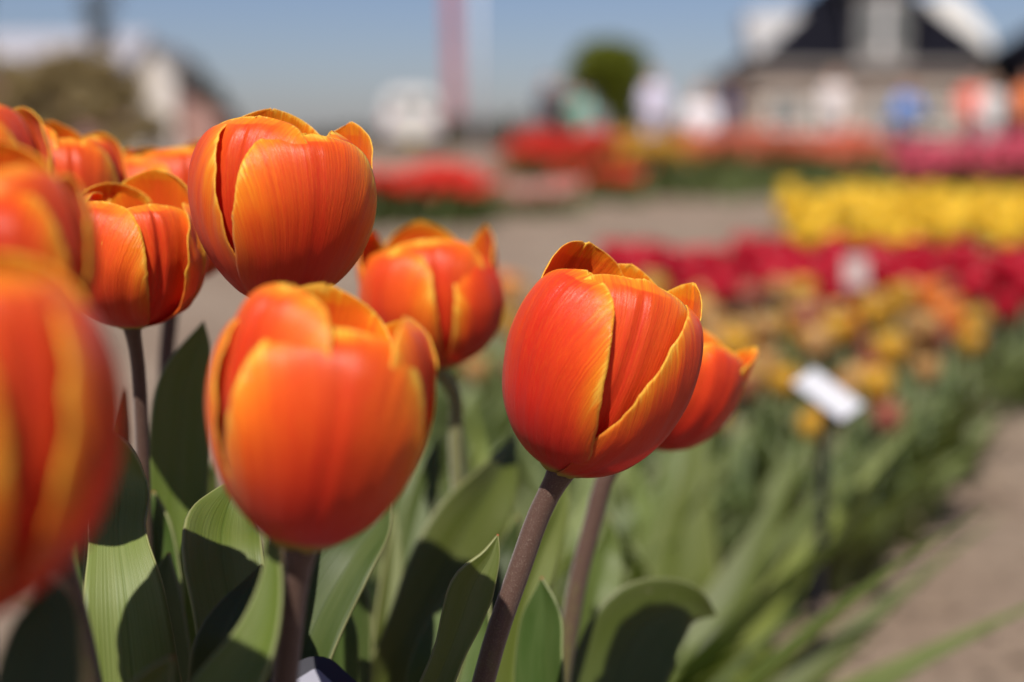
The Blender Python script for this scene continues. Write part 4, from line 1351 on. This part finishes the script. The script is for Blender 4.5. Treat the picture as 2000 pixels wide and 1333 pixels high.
# dark shed at the right edge of the frame
def build_shed():
    Z = 42.0
    x0 = (1982 - 1000) / F * Z
    root = empty('black_shed', (x0 + 1.5, Z, 0))
    tag(root, 'black timber shed cut off by the right edge beside the house', 'shed')
    for k in range(12):
        box_obj('board', (-1.5 + 0.25 * k + 0.004, -0.03 - 0.006 * (k % 2), 0), (-1.5 + 0.25 * k + 0.246, 0.02, 3.0), M_ROOF, root)
    box_obj('wall', (-1.5, 0.022, 0), (1.5, 3.0, 3.0), M_ROOF, root)
    prism_obj('roof', [(-1.7, 2.95), (1.7, 2.95), (0, 4.0)], 'y', -0.2, 3.2, M_ROOF, root)
    box_obj('door', (-0.5, -0.07, 0.0), (0.5, -0.04, 2.0), M_BAND, root)


build_shed()

# ------------------------------------------------------------------ trees and hedges
def crown_obj(name, parent, blobs, n, size, mat, seed=0):
    """leaf-sized faces spread through several uneven lobes: (x, y, z, rx, ry, rz)"""
    r = np.random.default_rng(seed)
    V, Fc = [], []
    vol = np.array([b[3] * b[4] * b[5] for b in blobs])
    pick = r.choice(len(blobs), n, p=vol / vol.sum())
    for k in range(n):
        b = blobs[pick[k]]
        d = r.normal(size=3)
        d /= np.linalg.norm(d)
        rr = r.random() ** 0.45
        if mnoise.noise((b[0] + d[0] * 1.7, d[1] * 1.7 + seed, b[2] + d[2] * 1.7)) < -0.28:
            rr *= 0.7
        c = np.array([b[0] + d[0] * b[3] * rr, b[1] + d[1] * b[4] * rr, b[2] + d[2] * b[5] * rr])
        u = r.normal(size=3); u /= np.linalg.norm(u)
        w = np.cross(u, r.normal(size=3)); w /= np.linalg.norm(w)
        s = size * r.uniform(0.6, 1.4)
        i = len(V)
        V += [tuple(c - u * s), tuple(c + w * s * 0.5), tuple(c + u * s), tuple(c - w * s * 0.5)]
        Fc.append((i, i + 1, i + 2, i + 3))
    return mesh_obj(name, V, Fc, mat, parent, smooth=False)


def tree(name, label, loc, trunk_h, trunk_r, blobs, n, size, mat, bark, seed=0, cat='tree'):
    root = empty(name, loc)
    tag(root, label, cat)
    V, Fc = tube_geo([(0, 0, -0.1), (0.02, 0, trunk_h * 0.4), (0.05, 0.02, trunk_h)], [trunk_r * 1.3, trunk_r, trunk_r * 0.6], 9)
    rnd = random.Random(seed)
    for b in blobs[:8]:
        s = len(V)
        z0 = trunk_h * rnd.uniform(0.55, 0.95)
        V2, F2 = tube_geo([(0.03, 0.01, z0), ((b[0]) * 0.5, b[1] * 0.5, z0 * 0.5 + b[2] * 0.5), (b[0], b[1], b[2])], [trunk_r * 0.5, trunk_r * 0.35, trunk_r * 0.12], 6)
        V += V2
        Fc += [tuple(i + s for i in f) for f in F2]
    mesh_obj('trunk', V, Fc, bark, root)
    if n:
        crown_obj('crown', root, blobs, n, size, mat, seed)
    return root


def foliage(name, c, c2, trans=0.25):
    m, nt = new_mat(name)
    N = NT(nt)
    geo = N.n('ShaderNodeNewGeometry')
    nz = N.noise(geo.outputs['Position'], 1.8, 4.0, 0.7)
    col = N.mix(N.smooth(nz, 0.35, 0.65), c, c2)
    N.finish(col, rough=0.6, spec=0.25, translucent=trans, tcolor=c2)
    return m


M_FRESH = foliage('fresh_foliage', (0.085, 0.105, 0.006), (0.150, 0.170, 0.010))
M_OLIVE = foliage('olive_foliage', (0.24, 0.175, 0.075), (0.34, 0.26, 0.12))
M_DULL = foliage('dull_foliage', (0.055, 0.050, 0.030), (0.085, 0.072, 0.045))
M_BARK = simple_mat('bark', (0.10, 0.075, 0.055), rough=0.9, var=0.3, scale=20)


def blobs_for(w, h, z0, n, seed, taper=0.6):
    r = random.Random(seed)
    out = []
    for k in range(n):
        t = r.random()
        ww = w * (1 - taper * t * t)
        out.append((r.uniform(-ww, ww) * 0.65, r.uniform(-ww, ww) * 0.65, z0 + h * t, w * r.uniform(0.3, 0.5), w * r.uniform(0.3, 0.5), h * r.uniform(0.14, 0.24)))
    return out


Zt = 38.0
rt = tree('round_tree', 'small round-headed fresh green tree on a short trunk beyond the scarlet bed', ((1188 - 1000) / F * Zt, Zt, 0), 1.35, 0.10,
     [(-0.1, 0, 2.05, 0.62, 0.62, 0.55), (-0.35, 0.1, 1.75, 0.5, 0.5, 0.42), (0.25, -0.1, 1.75, 0.52, 0.5, 0.5), (0.12, 0.05, 1.35, 0.5, 0.5, 0.45), (0.22, 0, 0.95, 0.36, 0.36, 0.35), (0.0, 0.2, 2.3, 0.4, 0.4, 0.32), (0.3, 0.1, 2.15, 0.42, 0.4, 0.36)], 9000, 0.055, M_FRESH, M_BARK, seed=3)
rt.scale = (1.5, 1.5, 1.18)

# left side: hedge trees, white gable, brick cottage, pale barn roof
Zh = 30.0
for i, (px, w, h, lab) in enumerate(((-40, 1.0, 1.65, 'olive brown shrub at the extreme left edge of the far hedge'), (60, 1.0, 1.75, 'olive brown shrub second from the left in the far hedge'),
                                     (150, 0.95, 1.70, 'olive brown shrub in the middle of the far hedge'), (228, 0.75, 1.55, 'olive brown shrub at the right end of the far hedge beside the white gable'),
                                     (305, 0.55, 0.62, 'low olive brown shrub in front of the white gable'))):
    tree('hedge_shrub', lab, ((px - 1000) / F * Zh, Zh, 0), 0.9, 0.06, blobs_for(w, h, 0.35, 14, 40 + i, 0.25), 6000, 0.06, M_OLIVE, M_BARK, seed=50 + i, cat='shrub')['group'] = 'shrubs of the far hedge'
tree('bare_tree', 'tall thin half-bare tree rising behind the pale barn roof', ((205 - 1000) / F * 40, 40, 0), 3.6, 0.12, blobs_for(0.85, 2.6, 2.0, 10, 77, 0.7), 1700, 0.07, M_DULL, M_BARK, seed=77)
tree('dull_tree', 'dull brown tree at the top left corner', ((-30 - 1000) / F * 40, 40, 0), 3.6, 0.12, blobs_for(0.9, 2.9, 2.0, 10, 78, 0.6), 2200, 0.07, M_DULL, M_BARK, seed=78)
tree('roadside_tree', 'dark brownish tree right of the white gable with a sloping outline', ((395 - 1000) / F * 36, 36, 0), 1.5, 0.10,
     [(-0.15, 0, 1.9, 0.42, 0.4, 0.55), (0.15, 0, 1.35, 0.60, 0.5, 0.55), (0.42, 0.1, 0.95, 0.55, 0.5, 0.5), (-0.2, 0.1, 0.9, 0.5, 0.5, 0.6), (0.7, 0, 0.6, 0.4, 0.4, 0.4)], 5200, 0.06, M_DULL, M_BARK, seed=80)

M_PLASTER = simple_mat('white_plaster', (0.56, 0.51, 0.46), rough=0.8, var=0.05, scale=1)
M_REDBR = simple_mat('red_brick', (0.30, 0.17, 0.14), rough=0.9, var=0.12, scale=3)


def build_barn():
    Z = 46.0
    s = Z / F
    x0, x1 = (-120 - 1000) * s, (262 - 1000) * s
    cx = (x0 + x1) / 2
    hw = (x1 - x0) / 2
    root = empty('pale_roofed_barn', (cx, Z, 0))
    tag(root, 'long low barn with a pale grey sheet roof behind the hedge', 'barn')
    box_obj('wall', (-hw + 0.2, 0, 0), (hw - 0.2, 6, 2.6), M_REDBR, root)
    for k in range(16):                                   # roof sheets
        a = -hw + 2 * hw * k / 16
        b = -hw + 2 * hw * (k + 1) / 16
        prism_obj('roof_sheet', [(-0.3, 2.58), (3.0, 3.95 + 0.012 * (k % 2)), (6.3, 2.58), (6.3, 2.50), (3.0, 3.86), (-0.3, 2.50)], 'x', a + 0.01, b - 0.01, M_PALE, root)
    for x in (-hw * 0.6, 0.0, hw * 0.6):
        pane_window(root, x - 0.4, x + 0.4, 1.1, 1.9, 0.0)


build_barn()


def build_gable():
    Z = 34.0
    s = Z / F
    cx = (311 - 1000) * s
    hw = 0.48
    root = empty('white_gable_house', (cx, Z, 0))
    tag(root, 'narrow white plastered gable between the hedge and the dark tree', 'house')
    prism_obj('wall', [(-hw, 0), (hw, 0), (hw, 1.9), (0, 2.55), (-hw, 1.9)], 'y', 0, 3.0, M_PLASTER, root)
    prism_obj('roof', [(hw + 0.1, 1.80), (0, 2.56), (-hw - 0.1, 1.80), (-hw - 0.1, 1.90), (0, 2.68), (hw + 0.1, 1.90)], 'y', -0.12, 3.1, M_GREYW, root)
    pane_window(root, -0.18, 0.18, 0.35, 0.75, 0.0, 2, 2)
    box_obj('door', (-0.16, -0.03, 0.0), (0.16, -0.003, 0.2), M_BAND, root)
    # lower lean-to on the right in red brick
    prism_obj('lean_to', [(hw + 0.003, 0), (hw + 0.95, 0), (hw + 0.95, 0.85), (hw + 0.003, 1.55)], 'y', 0.2, 2.8, M_REDBR, root)


build_gable()

# low far hedges closing the horizon
for i, (px0, px1, Z, h, lab) in enumerate(((430, 880, 60, 0.9, 'low distant hedge on the horizon behind the white van'), (880, 1110, 55, 1.5, 'dull hedge on the horizon between the van and the person in navy'),
                                           (1225, 1500, 58, 1.6, 'dull hedge on the horizon left of the brick house'))):
    r = random.Random(300 + i)
    x0, x1 = (px0 - 1000) / F * Z, (px1 - 1000) / F * Z
    n = int((x1 - x0) / 0.7) + 2
    bl = [((x1 - x0) * (k / (n - 1) - 0.5), 0, h * r.uniform(0.3, 0.55), 0.6, 0.6, h * r.uniform(0.4, 0.6)) for k in range(n)]
    tree('horizon_hedge', lab, ((x0 + x1) / 2, Z, 0), h * 0.4, 0.05, bl, n * 260, 0.10, M_DULL, M_BARK, seed=310 + i, cat='hedge')

# ------------------------------------------------------------------ banner mast and van
M_BANNER = simple_mat('banner_cloth', (0.52, 0.24, 0.27), rough=0.8, var=0.10, scale=2, translucent=0.4)
M_POLE = simple_mat('white_pole', (0.68, 0.70, 0.76), rough=0.4, var=0.03)


def build_banner():
    Z = 32.0
    root = empty('banner_flag', ((934 - 1000) / F * Z, Z, 0))
    tag(root, 'tall narrow faded red banner hanging beside a white pole', 'flag')
    V, Fc = tube_geo([(0, 0, 0), (0, 0, 3.0), (0, 0, 5.4)], [0.06, 0.05, 0.035], 10)
    mesh_obj('pole', V, Fc, M_POLE, root)
    V, Fc = tube_geo([(0, 0, 5.2), (-0.45, 0, 5.25), (-0.95, 0, 5.2)], [0.02, 0.02, 0.02], 8)
    mesh_obj('arm', V, Fc, M_POLE, root)
    nx, nz = 9, 40
    V, Fc = [], []
    for j in range(nz):
        f = j / (nz - 1)
        z = 5.18 - 4.3 * f
        for i in range(nx):
            u = i / (nx - 1)
            V.append((-0.78 + 0.34 * u + 0.10 * f, 0.05 * math.sin(u * 7 + f * 5) * (0.3 + f), z - 0.02 * math.sin(u * 3)))
    Fc = [(j * nx + i, j * nx + i + 1, (j + 1) * nx + i + 1, (j + 1) * nx + i) for j in range(nz - 1) for i in range(nx - 1)]
    o = mesh_obj('banner', V, Fc, M_BANNER, root)
    m = o.modifiers.new('thickness', 'SOLIDIFY')
    m.thickness = 0.004
    box_obj('foot', (-0.2, -0.2, 0), (0.2, 0.2, 0.08), M_BAND, root, bevel=0.02)


build_banner()


def build_van():
    Z = 50.0
    root = empty('white_van', ((808 - 1000) / F * Z, Z, 0), RAD(8))
    tag(root, 'white van parked beyond the red tulip bed, seen from behind', 'van')
    M_VAN = simple_mat('van_paint', (0.60, 0.58, 0.56), rough=0.3, var=0.02)
    M_TYRE = simple_mat('tyre', (0.02, 0.02, 0.02), rough=0.8)
    M_LAMP = simple_mat('tail_lamp', (0.45, 0.02, 0.02), rough=0.3)
    bm = bmesh.new()
    prof = [(-0.92, 0.35), (0.92, 0.35), (0.97, 0.8), (0.95, 1.25), (0.80, 1.95), (0.6, 2.08), (-0.6, 2.08), (-0.80, 1.95), (-0.95, 1.25), (-0.97, 0.8)]
    A = [bm.verts.new((x, 0, z)) for x, z in prof]
    B = [bm.verts.new((x, 3.4, z)) for x, z in prof]
    C = [bm.verts.new((x * 0.96, 4.6, min(z, 1.15))) for x, z in prof]
    bm.faces.new(A)
    bm.faces.new(C[::-1])
    n = len(prof)
    for i in range(n):
        bm.faces.new((A[i], B[i], B[(i + 1) % n], A[(i + 1) % n]))
        bm.faces.new((B[i], C[i], C[(i + 1) % n], B[(i + 1) % n]))
    bm_obj('body', bm, M_VAN, root, bevel=0.04)
    for s in (-1, 1):
        d = box_obj('rear_door', (min(s * 0.02, s * 0.78), -0.025, 0.55), (max(s * 0.02, s * 0.78), -0.003, 1.88), M_VAN, root)
        box_obj('rear_window', (min(s * 0.10, s * 0.66), -0.04, 1.30), (max(s * 0.10, s * 0.66), -0.027, 1.75), M_GLASS, d)
        box_obj('door_handle', (s * 0.09 - 0.03, -0.05, 1.05), (s * 0.09 + 0.03, -0.027, 1.12), M_BLACK, d)
        box_obj('tail_lamp', (s * 0.87 - 0.05, -0.03, 0.85), (s * 0.87 + 0.05, -0.002, 1.25), M_LAMP, root)
        for y in (0.75, 3.7):
            V, Fc = tube_geo([(s * 0.74, y, 0.32), (s * 0.96, y, 0.32)], [0.32, 0.32], 20)
            w = mesh_obj('wheel', V, Fc, M_TYRE, root, smooth=False)
            V, Fc = tube_geo([(s * 0.955, y, 0.32), (s * 0.975, y, 0.32)], [0.18, 0.17], 14)
            mesh_obj('rim', V, Fc, M_POLE, w, smooth=False)
    box_obj('bumper', (-0.93, -0.12, 0.36), (0.93, -0.004, 0.52), M_BLACK, root, bevel=0.03)
    box_obj('number_plate', (-0.26, -0.135, 0.40), (0.26, -0.123, 0.50), M_AMBERP, root)


M_AMBERP = simple_mat('plate_yellow', (0.75, 0.55, 0.05), rough=0.5, var=0.02)
build_van()
